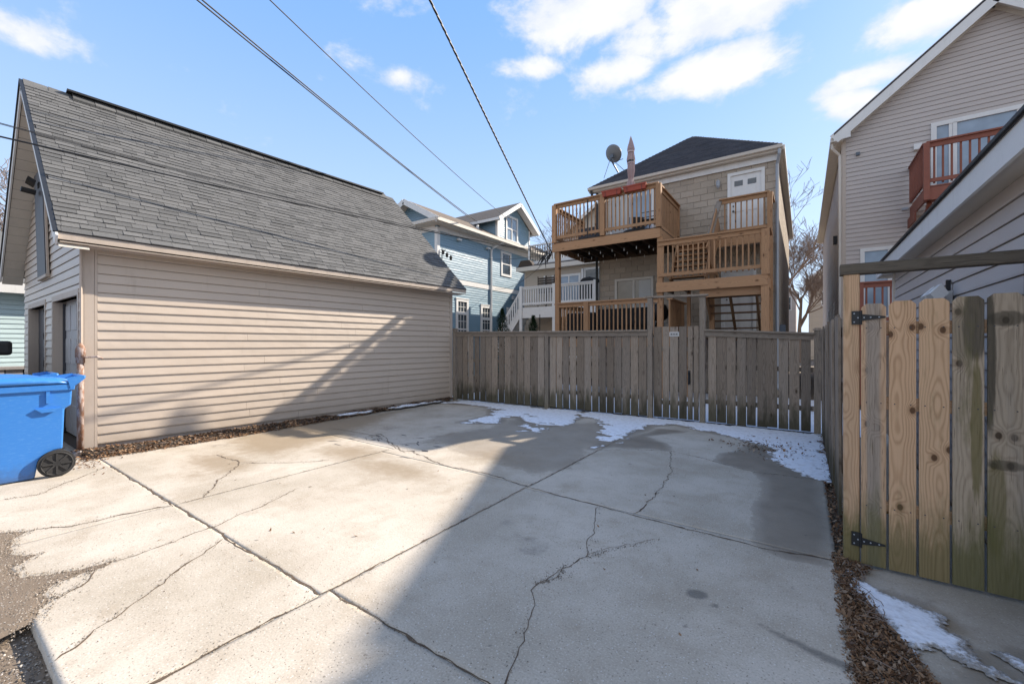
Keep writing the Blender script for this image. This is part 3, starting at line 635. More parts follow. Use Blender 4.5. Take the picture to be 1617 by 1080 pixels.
C = [
 ([(-5.25,0.40), (-5.26,0.60), (-5.11,0.78), (-5.09,1.04), (-4.98,1.42)], .012), ([(-4.23,0.38), (-4.06,0.71), (-4.03,0.89), (-4.07,1.22), (-4.11,1.48), (-4.25,1.89), (-4.47,2.38)], .008),
 ([(-3.01,0.39), (-3.15,0.57), (-3.35,0.85), (-3.60,1.14), (-3.80,1.41)], .009), ([(-1.08,.9), (-1.11,1.55), (-1.17,1.67), (-1.25,1.92), (-1.41,2.28), (-1.38,2.53), (-1.29,2.80), (-1.40,3.15), (-1.58,3.75)], .006),
 ([(-1.56,6.25), (-1.30,5.27), (-1.25,4.50), (-1.25,3.76)], .008), ([(-2.48,5.65), (-2.05,6.08), (-1.57,6.29), (-1.01,6.07), (-0.49,5.83), (0.19,5.88)], .006),
 ([(-4.98,1.68), (-5.51,2.04), (-6.04,2.46), (-6.74,2.43)], .009), ([(-6.04,2.46), (-5.53,2.78), (-5.20,3.19)], .006),
 ([(-7.15,4.39), (-6.48,4.46), (-5.78,4.46), (-4.64,4.01)], .009), ([(-5.99,4.30), (-5.98,4.61), (-5.25,4.28), (-4.76,4.06), (-4.61,4.16)], .013),
 ([(-1.29,2.80), (-1.20,2.98), (-0.94,3.40)], .003), ([(-3.74,0.42), (-3.76,0.52), (-3.80,0.61), (-4.02,0.71)], .012),
 ([(-4.62,4.11), (-3.76,3.87), (-3.09,3.93), (-2.44,3.82)], .012), ([(-2.44,3.82), (-1.57,3.76), (-0.80,3.70), (-0.26,3.70), (0.19,3.78)], .011),
 ([(-6.53,0.50), (-6.48,0.74), (-6.79,1.02), (-7.15,1.34)], .006), ([(-2.45, .38), (-2.45, 1.44)], .012), ([(-7.2, 1.44), (-4.98, 1.44)], .013), ([(-4.98, 1.44), (-2.45, 1.44)], .013), ([(-2.45, 1.5), (-1.6, 1.5), (.19, 1.5)], .009),
 ([(-2.45, 1.44), (-2.45, 3.8)], .010), ([(-2.45, 3.86), (-2.46, 5.7)], .010), ([(-1.42,2.3), (-1.33,2.45), (-1.37,2.62)], .004), ([(-4.97, 1.5), (-4.99, 4.0)], .007)]
for i, (p, w) in enumerate(C): crack(p, w, 'crack', i, .016 if abs(p[0][0]-p[-1][0]) < .05 or abs(p[0][1]-p[-1][1]) < .05 else .034, .002+.0001*(i % 8))
rg = random.Random(3)
for i in range(26):
    x = -5.7+rg.gauss(0, .55); y = 4.4+rg.gauss(0, .3); a = rg.uniform(-.6, .9); l = rg.uniform(.08, .22)
    crack([(x, y), (x+l*math.cos(a), y+l*math.sin(a))], rg.uniform(.015, .04), 'tar', 100+i, .02, .0012)
def crack_pts(r, n):
    P = []
    for _ in range(n):
        pl_, w = C[r.randint(len(C))]; k = r.randint(len(pl_)-1); t = r.rand(); (x0, y0), (x1, y1) = pl_[k], pl_[k+1]; s_ = .012 if r.rand() < .7 else .05
        P.append((x0+(x1-x0)*t+r.randn()*s_, y0+(y1-y0)*t+r.randn()*s_, .0015))
    return np.array(P)
# dirt spilled over the broken alley edge
DIRT = [(-5.6, .2), (-5.25,.55), (-5.13,0.44), (-4.78,0.41), (-4.62,0.52), (-4.49,0.40), (-4.25,0.40), (-4.1, .60), (-4.05,0.82), (-4.0,0.72), (-3.98,0.52), (-3.85,0.47), (-3.73,0.47), (-3.52,0.385), (-3.4, .2)]
field_mesh('dirt', lambda x, y: sdp(DIRT, x, y)+.07*fbm(x*9, y*9, 4, 31), -5.8, -3.3, .25, .95, .012, M['alley'], z0=.001, hmax=.008, k=.12, label='gritty brown dirt spilled over the chipped alley edge of the pad', cat='dirt')
def scatter(name, n, fn, size, mat, leaf=True, seed=1, label=None, cat=None, parent=None, zj=.02, flat=.5, z0=0.):
    r = np.random.RandomState(seed); pts = fn(r, n); n = len(pts)
    s = size*(.45+1.1*r.rand(n)**1.5); a = r.rand(n)*6.283; tx = (r.rand(n)-.5)*2*flat; ty = (r.rand(n)-.5)*2*flat
    z = pts[:, 2] if pts.shape[1] > 2 else z0+r.rand(n)*zj
    ca, sa = np.cos(a), np.sin(a)
    if leaf:
        loc = np.array([(-.9, 0, .1), (-.25, -.42, .0), (.6, -.3, .12), (1.0, 0.02, .22), (.5, .36, .1), (-.3, .4, .02), (0, 0, -.08)]); tris = [(0, 1, 6), (1, 2, 6), (2, 3, 6), (3, 4, 6), (4, 5, 6), (5, 0, 6)]
    else:
        loc = np.array([(-.5, -.35, 0), (.5, -.45, 0), (.45, .4, 0), (-.4, .5, 0), (-.2, -.2, .45), (.3, -.1, .5), (.15, .25, .42)]); tris = [(0, 1, 5), (0, 5, 4), (1, 2, 6), (1, 6, 5), (2, 3, 6), (3, 0, 4), (3, 4, 6), (4, 5, 6)]
    k = len(loc); V = np.repeat(loc[None], n, 0)*s[:, None, None]
    V = V*(1+.35*(r.rand(n, k, 3)-.5))
    V[:, :, 2] += V[:, :, 0]*tx[:, None]+V[:, :, 1]*ty[:, None]
    X = V[:, :, 0]*ca[:, None]-V[:, :, 1]*sa[:, None]; Yy = V[:, :, 0]*sa[:, None]+V[:, :, 1]*ca[:, None]
    vs = np.stack([X+pts[:, 0:1], Yy+pts[:, 1:2], V[:, :, 2]+z[:, None]+(.3*s*np.abs(tx))[:, None]], -1).reshape(-1, 3)
    fs = (np.array(tris)[None]+(np.arange(n)*k)[:, None, None]).reshape(-1, 3)
    return grid_obj(name, vs, fs, M[mat], parent, label, cat, 'stuff', smooth=False)
def box_pts(x0, x1, y0, y1, z=0.): return lambda r, n: np.stack([x0+(x1-x0)*r.rand(n), y0+(y1-y0)*r.rand(n), z+.004*r.rand(n)], 1)
scatter('gravel', 9000, box_pts(-7.5, -2.2, -.1, .5, -.058), .009, 'chip', False, 4, 'loose gravel along the alley edge', 'gravel')
def dirt_pts(r, n):
    p = np.stack([-5.7+2.4*r.rand(n), .3+.6*r.rand(n)], 1); k = sdp(DIRT, p[:, 0], p[:, 1]) > -.05; p = p[k]; return np.concatenate([p, np.full((len(p), 1), .006)], 1)
scatter('gravel', 8000, dirt_pts, .006, 'chip', False, 5, 'gravel scattered over the chipped pad edge', 'gravel')
# snow
scatter('gravel', 5200, crack_pts, .0048, 'crumb', False, 15, 'crumbs of dirt and broken concrete lying along the pad cracks', 'gravel')
FENCE_LINE = [(-9, 8.2), (1, 8.55), (1, 9), (-9, 9)]
def snow_f(P, s=.0, amp=.22, cut=0.):
    return lambda x, y: sdp(P, x+.12*fbm(x*3, y*3, 3, 41), y+.16*fbm(x*3+5, y*3, 3, 42))+amp*fbm(x*7, y*5, 4, 43)+.2*fbm(x*22, y*16, 3, 48)-.34*np.clip(fbm(x*2.2, y*4.6, 4, 47)*6-.35, 0, 1)*np.clip(1.1-sdp(FENCE_LINE, x, y)*1.2, .0, 1)*np.clip(1-(x+1.6)/1.2, .15, 1)+s
field_mesh('snow', snow_f(SNOW_MAIN, .02), -8.0, .26, 5.4, 8.86, .016, M['snow'], z0=.002, hmax=.009, k=.12, hn=.006, label='thin patchy snow lying on the pad along the back fence', cat='snow')
field_mesh('snow', lambda x, y: np.maximum(sdp(SNOW_SIDE, x, y), sdp(SNOW_BIT, x, y))+.07*fbm(x*14, y*14, 4, 51)+.06*fbm(x*60, y*60, 3, 52)-.004, .2, 1.0, 2.7, 3.8, .0055, M['snow'], z0=-.010, hmax=.012, k=.3, hn=.008, label='small snow patch on old concrete in front of the right gate', cat='snow')
field_mesh('snow', lambda x, y: .25*fbm(x*.9, y*.9, 4, 61)+.11+0*x, -8.6, 1.1, 9.0, 14.3, .09, M['snow'], z0=-.03, hmax=.03, k=.3, label='snow in the yard behind the back fence, seen through board gaps', cat='snow')
field_mesh('snow', lambda x, y: sdp([(-8.1, 5.1), (-7.95, 8.3), (-7.7, 8.3), (-7.85, 5.0)], x, y)-.075+.42*fbm(x*6, y*2.6, 4, 63), -8.2, -7.6, 2.6, 8.5, .015, M['snow'], z0=.045, hmax=.03, k=.3, hn=.01, label='crumbs of snow on the leaf litter at the foot of the garage wall', cat='snow')
# old concrete and yard right of the pad
gf = lambda x, y: 1+0*x
def old_conc():
    nx, ny = 60, 90; X, Y = np.meshgrid(np.linspace(.2, 4.2, nx), np.linspace(-6, 3.95, ny), indexing='ij')
    st = np.stack([np.clip(.5+2.4*fbm(X*2.0, Y*2.6, 5, 71), 0, 1), np.clip(.2+1.6*fbm(X*3, Y*3, 4, 75), 0, 1), np.clip(1.6*fbm(X*3, Y*5, 4, 72), 0, .7)], -1)
    Z = -.02+.01*fbm(X*1.5, Y*1.5, 3, 73)
    idx = np.arange(nx*ny).reshape(nx, ny); fs = np.stack([idx[:-1, :-1], idx[1:, :-1], idx[1:, 1:], idx[:-1, 1:]], -1).reshape(-1, 4)
    grid_obj('pavement', np.stack([X.ravel(), Y.ravel(), Z.ravel()], 1), fs, M['concrete2'], None, kind='structure', stain=st.reshape(-1, 3))
old_conc()
sheet('side_passage', .3, 1.2, 3.95, 12, -.022, 'concrete2')
sheet('back_yard', -9, 1.2, 8.95, 14.6, -.035, 'soil')
# leaf litter
LR = [(0.195,3.88), (0.195,2.2), (0.56,2.2), (0.50,2.62), (.44,2.86), (.36,3.1), (.28, 3.4), (.28,3.6), (.36, 3.8)]
def poly_pts(P, zf=None, margin=.02, bb=None):
    def f(r, n):
        a = np.array(P); p = a.min(0)-.05+(a.max(0)-a.min(0)+.1)*r.rand(n, 2); p = p[sdp(P, p[:, 0], p[:, 1]) > -margin*r.rand(n)*2]
        z = (zf(p[:, 0], p[:, 1]) if zf else np.zeros(len(p)))+.012*r.rand(len(p)); return np.concatenate([p, z[:, None]], 1)
    return f
field_mesh('soil', lambda x, y: sdp(LR, x, y)+.03*fbm(x*12, y*12, 3, 81), .19, .75, 2.1, 3.95, .015, M['soil'], z0=-.021, hmax=.018, k=.2, label='dark soil under the leaves beside the pad', cat='soil')
scatter('leaf_litter', 24000, poly_pts(LR, lambda x, y: -.008+0*x), .0085, 'leaf', True, 7, 'brown leaf litter between the pad and the right gate', 'leaves', flat=.7)
scatter('leaf_litter', 1100, poly_pts(LR, lambda x, y: .0+0*x), .0145, 'leaf', True, 17, 'larger curled leaves on the litter by the right gate', 'leaves', flat=.9)
scatter('leaf_litter', 1500, box_pts(.19, .31, 3.8, 8.85, -.002), .016, 'leaf', True, 8, 'narrow strip of leaves at the foot of the right side fence', 'leaves', flat=.8)
scatter('leaf_litter', 260, lambda r, n: np.stack([-.45+.28*r.randn(n), 7.25+.35*r.randn(n), np.full(n, .014)], 1), .02, 'leaf', True, 9, 'loose dead leaves scattered on the snow near the fence corner', 'leaves', flat=.8)
scatter('leaf_litter', 120, lambda r, n: np.stack([-4+2.6*r.randn(n), 3.6+2.2*r.randn(n), np.full(n, .003)], 1)[:], .012, 'leaf', True, 10, 'stray crumbs of dead leaf lying across the pad', 'leaves', flat=.5)
tw = MB(); rg = random.Random(44)
for k in range(70):
    if k < 40: x, y = .22+rg.random()*.25, 2.3+rg.random()*1.5; x = min(x, .5-(y-2.3)*.14); z = .014
    else: x, y = -8.15+rg.random()*.35, 1.5+rg.random()*6.5; z = .05
    a = rg.random()*6.28; l = rg.uniform(.04, .16); p0 = Vector((x, y, z)); p1 = p0+Vector((math.cos(a), math.sin(a), .08))*l; tw.tube([p0, p0.lerp(p1, .5)+Vector((.008, .006, .004)), p1], .0022 if k < 40 else .004, 4)
tag(tw.build('twigs', M['twig'], None, 'stuff'), 'thin dry twigs lying among the dead leaves', 'twigs')
LL = [(-8.42, 1.3), (-7.85, 1.38), (-7.78, 2.0), (-7.75, 3.2), (-7.84, 4.6), (-7.9, 6.5), (-7.84, 8.4), (-8.05, 8.5), (-8.2, 5), (-8.42, 1.42)]
lz = lambda x, y: .0+.05*np.exp(-((x+8.12-.04*(y-3))/.16)**2)*(1+2*fbm(x*6, y*6, 3, 91))
field_mesh('soil', lambda x, y: sdp(LL, x, y)+.1*fbm(x*6, y*4, 4, 82), -8.5, -7.4, 1.2, 8.7, .03, M['soil'], z0=.002, hmax=.005, k=.1, z2=lz, label='dark soil heaped along the foot of the left garage wall', cat='soil')
scatter('leaf_litter', 15000, poly_pts(LL, lambda x, y: lz(x, y)+.004, .05), .018, 'leaf', True, 11, 'brown leaves and twigs piled along the foot of the left garage wall', 'leaves', flat=.8)
scatter('leaf_litter', 400, lambda r, n: np.stack([-7.9+.35*r.randn(n), 1.25+.12*r.randn(n), np.full(n, .004)], 1), .016, 'leaf', True, 12, 'leaf crumbs spread by the rusty pipe at the garage corner', 'leaves', flat=.7)

# ================================================================ LEFT GARAGE
K = .063
def gx(y): return -8.41+K*(y-1.4)
lg = thing('garage', (-11.15, 5, 0), 'tan vinyl garage with steep grey shingle roof, left of the pad', 'garage')
HW, ZE, ZR = 3.07, 3.05, 6.15
XR = -11.15
def rx(x, y): return x+K*(y-1.4)
core = MB(); sec = lambda y, ins: [(rx(-13.9, y)+ins, y, .02), (rx(-8.41, y)-ins, y, .02), (rx(-8.41, y)-ins, y, 3.18), (rx(XR, y), y, 5.95), (rx(-13.9, y)+ins, y, 3.18)]
# walls with the two door openings left open: built as front pieces plus side and rear
side = MB(); a = gx(1.4); b = gx(8.5)
side.prism([(a-.012, 1.41, .02), (b-.012, 8.5, .02), (b-.14, 8.5, .02), (a-.14, 1.41, .02)], (0, 0, 3.12)); side.build('wall', M['tan_trim'], lg)
m_ = MB(); m_.prism([(-13.9, 1.41, .02), (-13.78, 1.41, .02), (-13.3, 8.5, .02), (-13.45, 8.5, .02)], (0, 0, 3.1)); m_.build('wall', M['tan_trim'], lg)
m_ = MB(); m_.prism([(q[0], 8.38, q[2]) for q in sec(8.4, .15)], (0, .1, 0)); m_.build('wall', M['tan_trim'], lg)
fr = MB()
for x0, x1, z0, z1 in ((-13.88, -13.2, .02, 2.27), (-11.4, -10.6, .02, 2.27), (-8.74, -8.43, .02, 2.27), (-13.88, -8.43, 2.27, 3.1)): fr.box(x0, x1, 1.41, 1.54, z0, z1)
fr.prism([(-13.85, 1.41, 3.1), (-8.46, 1.41, 3.1), (-11.15, 1.41, 5.85)], (0, .12, 0)); fr.build('wall', M['tan_trim'], lg)
FS = Frame((gx(1.4), 1.4, 0), (K, 1, 0), (1, -K, 0)); LS = math.hypot(7.1, 7.1*K)
siding(FS, lg, M['tan_siding'], lambda z: (.135, LS-.06), .1, 3.02, .1373, lap=.016, seams=1)
FG = Frame((-13.9, 1.4, 0), (1, 0, 0), (0, -1, 0)); GW = 5.49
def gs(z): ins = max(0, (z-3.2))/1.01; return (.06+ins, GW-.1-ins)
oh1 = (.62, 2.58, 0, 2.36); oh2 = (3.22, 5.24, 0, 2.36)
siding(FG, lg, M['tan_siding'], gs, .1, 5.8, .1373, holes=(oh1, oh2), lap=.015, seams=1)
tr = MB(); FS.box(tr, 0, .1, .06, 3.02, 0, .022); FS.box(tr, .104, .135, .06, 3.02, 0, .016); tr.build('corner_trim', M['tan_trim'], lg)
tr = MB(); FG.box(tr, GW-.09, GW+.02, .06, 3.02, 0, .022); tr.build('corner_trim', M['tan_trim'], lg)
tr = MB(); FS.box(tr, LS-.07, LS+.02, .06, 3.02, 0, .024); tr.build('corner_trim', M['tan_trim'], lg)
for (a0, a1, _, z1) in (oh1, oh2):
    t = MB(); FG.box(t, a0, a0+.07, .02, z1, -.1, .022); FG.box(t, a1-.07, a1, .02, z1, -.1, .022); FG.box(t, a0+.07, a1-.07, z1-.09, z1, -.1, .022); fo = t.build('door_frame', M['tan_trim'], lg)
    d = MB(); FG.box(d, a0+.07, a1-.07, .03, z1-.09, -.18, -.14); do = d.build('overhead_door', M['dirtywhite'], lg)
    for r_ in range(4):
        for c_ in range(4):
            w_ = (a1-a0-.14)/4; h_ = (z1-.12)/4; q = MB(); FG.box(q, a0+.07+c_*w_+.06, a0+.07+(c_+1)*w_-.06, .03+r_*h_+.07, .03+(r_+1)*h_-.07, -.14, -.128); q.build('door_panel', M['dirtywhite'], do)
for j0, j1, k0, k1 in ((oh2[0]+.07, oh2[0]+.1, -.138, -.1), (oh1[0]+.07, oh1[0]+.6, -.127, -.12)):
    dj = MB(); FG.box(dj, j0, j1, .03, 2.25, k0, k1); dj.build('jamb', M['charcoal'], lg)
# dark loft shutter in the gable, leaning
lf = MB(); lf.prism([FG.p(2.18, 2.78, .016), FG.p(3.0, 2.78, .016), FG.p(2.62, 4.75, .016), FG.p(1.78, 4.75, .016)], (0, -.05, 0)); lo = lf.build('loft_shutter', M['charcoal'], lg)
lf = MB(); lf.beam(FG.p(2.12, 2.75, .04), FG.p(3.06, 2.75, .04), .06, .05); lf.beam(FG.p(3.04, 2.75, .04), FG.p(2.66, 4.75, .04), .03, .05); lf.build('trim', M['tan_trim'], lo)
# roof
def rp(s, t, y, up=0.):  # s=+1 right slope, t 0 eave .. 1 ridge
    x = XR+s*HW*(1-t); return Vector((rx(x, y), y, ZE+(ZR-ZE)*t+up))
Y0, Y1 = 1.1, 8.72
for s in (1, -1):
    q = MB(); q.prism([rp(s, 0, Y0), rp(s, 0, Y1), rp(s, 1, Y1), rp(s, 1, Y0)], (0, 0, -.05)); q.build('roof_deck', M['shingle_dark'], lg)
eu = (rp(1, 1, 4)-rp(1, 0, 4)); SL = eu.length; eu.normalize(); ev = Vector((K, 1, 0)).normalized(); en = ev.cross(eu); en = en if en.z > 0 else -en
RL = (rp(1, 0, Y1)-rp(1, 0, Y0)).length
EX = .112; rows = int(SL/EX)+1; tabs = []
rg = random.Random(5)
for i in range(rows):
    t0 = i*EX; y = -rg.uniform(0, .3)
    while y < RL:
        w = rg.choice((.13, .18, .22, .26, .3)); a0 = max(0, y); a1 = min(RL, y+w)
        if a1-a0 > .03: tabs.append((i, t0, a0, a1, rg.uniform(.004, .014)))
        y += w
O = rp(1, 0, Y0)
def tab_mesh(mb, t0, a0, a1, h):
    L2 = min(EX+.02, SL-t0); g = .002
    vs = [O+eu*(t0+dt)+ev*a+en*k for (dt, k) in ((-.015 if t0 == 0 else 0, .002), (-.015 if t0 == 0 else 0, h+.007), (L2, .003)) for a in (a0+g, a1-g)]
    return mb.add(vs, [(0, 1, 3, 2), (2, 3, 5, 4), (0, 2, 4), (1, 5, 3)])
camv = Vector((0, 0, 1.55))
tabs.sort(key=lambda q: (O+eu*q[1]+ev*q[2]-camv).length)
rest = MB(); shared = {}
for k, (i, t0, a0, a1, h) in enumerate(tabs):
    if k < 290 and 0 < t0 < SL-EX-.05:
        w = round((a1-a0)/.02)*.02; hh = round(h/.003)*.003; key = (w, hh)
        if key not in shared:
            mb = MB(); L2 = EX+.02
            mb.add([(0, 0, .002), (w, 0, .002), (0, 0, hh+.007), (w, 0, hh+.007), (0, L2, .003), (w, L2, .003)], [(0, 1, 3, 2), (2, 3, 5, 4), (0, 2, 4), (1, 5, 3)])
            me = bpy.data.meshes.new('shingle'); me.from_pydata(mb.v, [], mb.f); me.materials.append(M['shingle']); shared[key] = me
        o = bpy.data.objects.new('shingle', shared[key]); R = Matrix((ev, eu, en)).transposed().to_4x4()
        R = R @ Matrix.Diagonal(((a1-a0-.004)/w, 1, 1, 1)); R.translation = O+eu*t0+ev*(a0+.002); reg(o, lg, R)
    else: tab_mesh(rest, t0, a0, a1, h)
rest.build('shingle_field', M['shingle'], lg, 'stuff')
q = MB(); q.beam(rp(1, 1, 1.62, .035), rp(1, 1, 8.3, .03), .26, .035); q.build('ridge_vent', M['black'], lg)
for k in range(26):
    y0 = Y0+(Y1-Y0)*k/26; y1 = Y0+(Y1-Y0)*(k+1)/26-.008; u_ = .068 if 1.6 < y0 < 8.2 else .02
    q = MB()
    for s in (1, -1): q.add([rp(s, 1, y0, u_+.006), rp(s, 1, y1, u_), rp(s, .948, y1, u_-.012), rp(s, .948, y0, u_-.006), rp(s, .948, y0, u_-.03), rp(s, .948, y1, u_-.03)], [(0, 1, 2, 3), (3, 2, 5, 4)])
    q.build('ridge_cap', M['shingle'], lg)
q = MB(); q.beam(rp(1, 0, Y0, -.065)+Vector((-.012, 0, 0)), rp(1, 0, Y1, -.065)+Vector((-.012, 0, 0)), .024, .085); q.build('eave_fascia', M['tan_trim'], lg)
q = MB(); q.prism([rp(1, 0, Y0+.02, -.13), rp(1, 0, Y1, -.13), Vector((gx(Y1), Y1, ZE-.13)), Vector((gx(Y0), Y0+.02, ZE-.13))], (0, 0, -.012)); q.build('soffit', M['tan_trim'], lg)
for s in (1, -1):
    q = MB(); q.beam(rp(s, 0, Y0-.012, -.12), rp(s, 1, Y0-.012, -.12), .024, .15, (0, 0, 1)); q.build('rake_board', M['white'], lg)
    q = MB(); q.beam(rp(s, -.004, Y0-.02, -.005), rp(s, 1.0, Y0-.02, -.005), .05, .022, (0, 0, 1)); q.build('drip_edge', M['black'], lg)
    for k in range(20):
        t0, t1 = k/20+.002, (k+1)/20-.002; q = MB(); q.prism([rp(s, t0, Y0+.01, -.2), rp(s, t1, Y0+.01, -.2), rp(s, t1, 1.4, -.2), rp(s, t0, 1.4, -.2)], (0, 0, -.012)); q.build('soffit_panel', M['whitish'], lg)
# floodlight
q = thing('flood_light', (-12.2, 1.35, 4.3), 'small black twin floodlight under the gable peak of the left garage', 'lamp')
b_ = MB(); b_.box(-11.62, -11.52, 1.32, 1.4, 4.42, 4.52); b_.build('mount', M['black'], q)
b_ = MB(); b_.prism([(-11.72, 1.3, 4.5), (-11.54, 1.3, 4.54), (-11.54, 1.2, 4.6), (-11.72, 1.2, 4.56)], (0, -.02, -.06)); b_.build('lamp_head', M['black'], q)
b_ = MB(); b_.tube([(-11.6, 1.3, 4.33), (-11.6, 1.12, 4.35)], .05, 8); b_.build('sensor', M['black'], q)
# rusty pipe at the corner
pp = thing('standpipe', (-8.33, 1.33, 0), 'rusty painted standpipe with a rag of old tie at the left garage corner', 'pipe')
b_ = MB(); b_.tube([(-8.3, 1.345, 0), (-8.3, 1.345, 1.44)], .038, 12); b_.build('pipe', M['pipe'], pp, smooth=True)
b_ = MB(); b_.tube([(-8.3, 1.345, 1.28), (-8.3, 1.345, 1.36), (-8.3, 1.345, 1.36), (-8.3, 1.345, 1.47), (-8.3, 1.345, 1.52), (-8.3, 1.345, 1.56)], [.048, .048, .054, .054, .04, .018], 12); b_.build('collar', M['pipe'], pp, smooth=True)
b_ = MB(); b_.tube([(-8.26, 1.38, 1.36), (-8.22, 1.5, 1.37), (-8.235, 1.56, 1.34)], [.012, .018, .01], 6); b_.build('strap', M['pipe'], pp)
b_ = MB(); b_.tube([(-8.36, 1.36, 1.5), (-8.36, 1.36, 2.98)], .016, 8); b_.build('conduit', M['tan_trim'], pp)
b_ = MB()
for k in range(7):
    a = k/7*6.283; b_.v.append((-8.26+.13*math.cos(a)*random.uniform(.8, 1.2), 1.32+.1*math.sin(a)*random.uniform(.8, 1.2), 0))
for k in range(7): v = b_.v[k]; b_.v.append((-8.26+(v[0]+8.26)*.7, 1.32+(v[1]-1.32)*.7, random.uniform(.05, .085)))
b_.f = [(k, (k+1) % 7, 7+(k+1) % 7, 7+k) for k in range(7)]+[tuple(range(7, 14))]; o = b_.build('stone', M['stone']); tag(o, 'lump of pale concrete at the foot of the rusty standpipe', 'stone')

# ================================================================ BLUE BIN
def make_bin(dx=0, dy=0, lab='', grp=None):
    t = thing('wheeled_bin', (-7.5+dx, .65+dy, 0), lab, 'bin', grp)
    xa, xb = -7.2+dx, -7.78+dx
    def pr(name, poly, x0, x1, mat, par, sm=False, taper=0):
        mb = MB(); mb.prism([(x0, y+dy, z) for y, z in poly], (x1-x0, 0, 0)); return mb.build(name, M[mat], par)
    b = pr('body', [(.24, .01), (.80, .01), (.82, .14), (.86, .23), (.94, .30), (1.02, .31), (1.035, .78), (1.09, .82), (1.10, 1.03), (.2, 1.03)], xa, xb, 'blue', t)
    bv = b.modifiers.new('bevel', 'BEVEL'); bv.width = .018; bv.segments = 3
    r = pr('rim', [(.15, 1.0), (1.115, 1.0), (1.12, 1.075), (.15, 1.075)], xa+.022, xb-.022, 'blue', t); bv = r.modifiers.new('bevel', 'BEVEL'); bv.width = .008; bv.segments = 2
    l = MB(); n = 8
    for i in range(n+1):
        y = .12+(1.10-.12)*i/n; c = 1.10+.055*math.sin(math.pi*i/n)**.6
        l.v += [(xa+.03, y+dy, 1.082), (xa+.022, y+dy, c-.012), (xa-.06, y+dy, c+.012), ((xa+xb)/2, y+dy, c+.02), (xb+.06, y+dy, c+.012), (xb-.022, y+dy, c-.012), (xb-.03, y+dy, 1.082)]
    for i in range(n):
        for k in range(7): a_ = i*7+k; b2 = i*7+(k+1) % 7; l.f.append((a_, b2, b2+7, a_+7))
    l.f += [tuple(range(7))[::-1], tuple(range(n*7, n*7+7))]; l.build('lid', M['blue'], t, smooth=True)
    h = MB(); h.tube([(xa-.03, 1.08+dy, 1.02), (xa-.0, 1.19+dy, 1.135), (xa-.02, 1.2+dy, 1.15), (xb+.02, 1.2+dy, 1.15), (xb+.0, 1.19+dy, 1.135), (xb+.03, 1.08+dy, 1.02)], .018, 8); h.build('handle', M['blue'], t, smooth=True)
    for xx in (xa+.01, xb-.03):
        h = MB(); h.prism([(xx, 1.08+dy, 1.02), (xx, 1.2+dy, 1.13), (xx, 1.19+dy, 1.17), (xx, 1.05+dy, 1.15)], (.02, 0, 0)); h.build('handle_bracket', M['blue'], t)
    h = MB(); h.box(xa, xa+.022, .885+dy, .915+dy, .86, .995); h.build('rib', M['blue'], t)
    h = MB(); h.prism([(xa, .80+dy, .80), (xa, 1.0+dy, .8), (xa, .95+dy, .76), (xa, .85+dy, .755)], (.03, 0, 0)); h.build('catch', M['blue'], t)
    for xx in (xa+.03, xb-.03):
        w = MB(); w.tube([(xx-.025, .965+dy, .155), (xx+.025, .965+dy, .155)], .155, 28); wh = w.build('wheel', M['rubber'], t)
        w = MB(); s = 1 if xx > -7.5+dx else -1
        w.tube([(xx+s*.026, .965+dy, .155), (xx+s*.034, .965+dy, .155)], .034, 14); w.build('hub', M['black'], wh)
        w = MB(); cx_, cz_ = .965+dy, .155
        for k in range(8):
            a_ = k*math.pi/4; w.beam((xx+s*.028, cx_+.03*math.cos(a_), cz_+.03*math.sin(a_)), (xx+s*.03, cx_+.118*math.cos(a_), cz_+.118*math.sin(a_)), .018, .014, (1, 0, 0))
        w.build('spokes', M['rubber'], wh)
        w = MB(); ring = [(xx+s*.027, cx_+.128*math.cos(a_*math.pi/14), cz_+.128*math.sin(a_*math.pi/14)) for a_ in range(29)]; w.tube(ring, .008, 6, False); w.build('rim', M['rubber'], wh)
    a = MB(); a.tube([(xa+.01, .965+dy, .155), (xb-.01, .965+dy, .155)], .012, 6); a.build('axle', M['black'], t)
    return t
make_bin(0, 0, 'blue wheeled recycling bin nearest the garage corner', 'blue bins by the left garage')
make_bin(-.78, -.12, 'second blue wheeled bin, mostly hidden behind the nearer blue one', 'blue bins by the left garage')

# ================================================================ VEHICLE (only its mirror shows)
cv = thing('parked_car', (-11.5, -.35, -.06), 'dark parked vehicle at the left edge, only its black door mirror showing', 'car')
def carpart(name, poly, y0, y1, mat): mb = MB(); mb.prism([(x, y0, z) for x, z in poly], (0, y1-y0, 0)); o = mb.build(name, M[mat], cv); b = o.modifiers.new('bevel', 'BEVEL'); b.width = .05; b.segments = 3; return o
carpart('body', [(-13.9, .3), (-9.35, .3), (-9.25, .75), (-9.5, 1.0), (-10.4, 1.12), (-13.9, 1.12)], -1.35, .55, 'car')
carpart('cabin', [(-13.85, 1.1), (-10.3, 1.1), (-10.95, 1.68), (-13.7, 1.68)], -1.25, .45, 'car')
g = MB(); g.box(-13.5, -11.1, .452, .462, 1.18, 1.58); g.build('side_window', M['glass'], cv)
for x in (-10.2, -13.0):
    for y in (-1.3, .5): w = MB(); w.tube([(x, y-.1, .29), (x, y+.06, .29)], .35, 20); w.build('wheel', M['rubber'], cv)
mm = MB(); mm.tube([(-10.95, .5, 1.33), (-10.93, .72, 1.42)], .03, 6); mm.build('mirror_arm', M['black'], cv)
mm = MB(); mm.box(-10.98, -10.84, .68, .96, 1.36, 1.60); mo = mm.build('door_mirror', M['black'], cv); bb = mo.modifiers.new('bevel', 'BEVEL'); bb.width = .05; bb.segments = 3

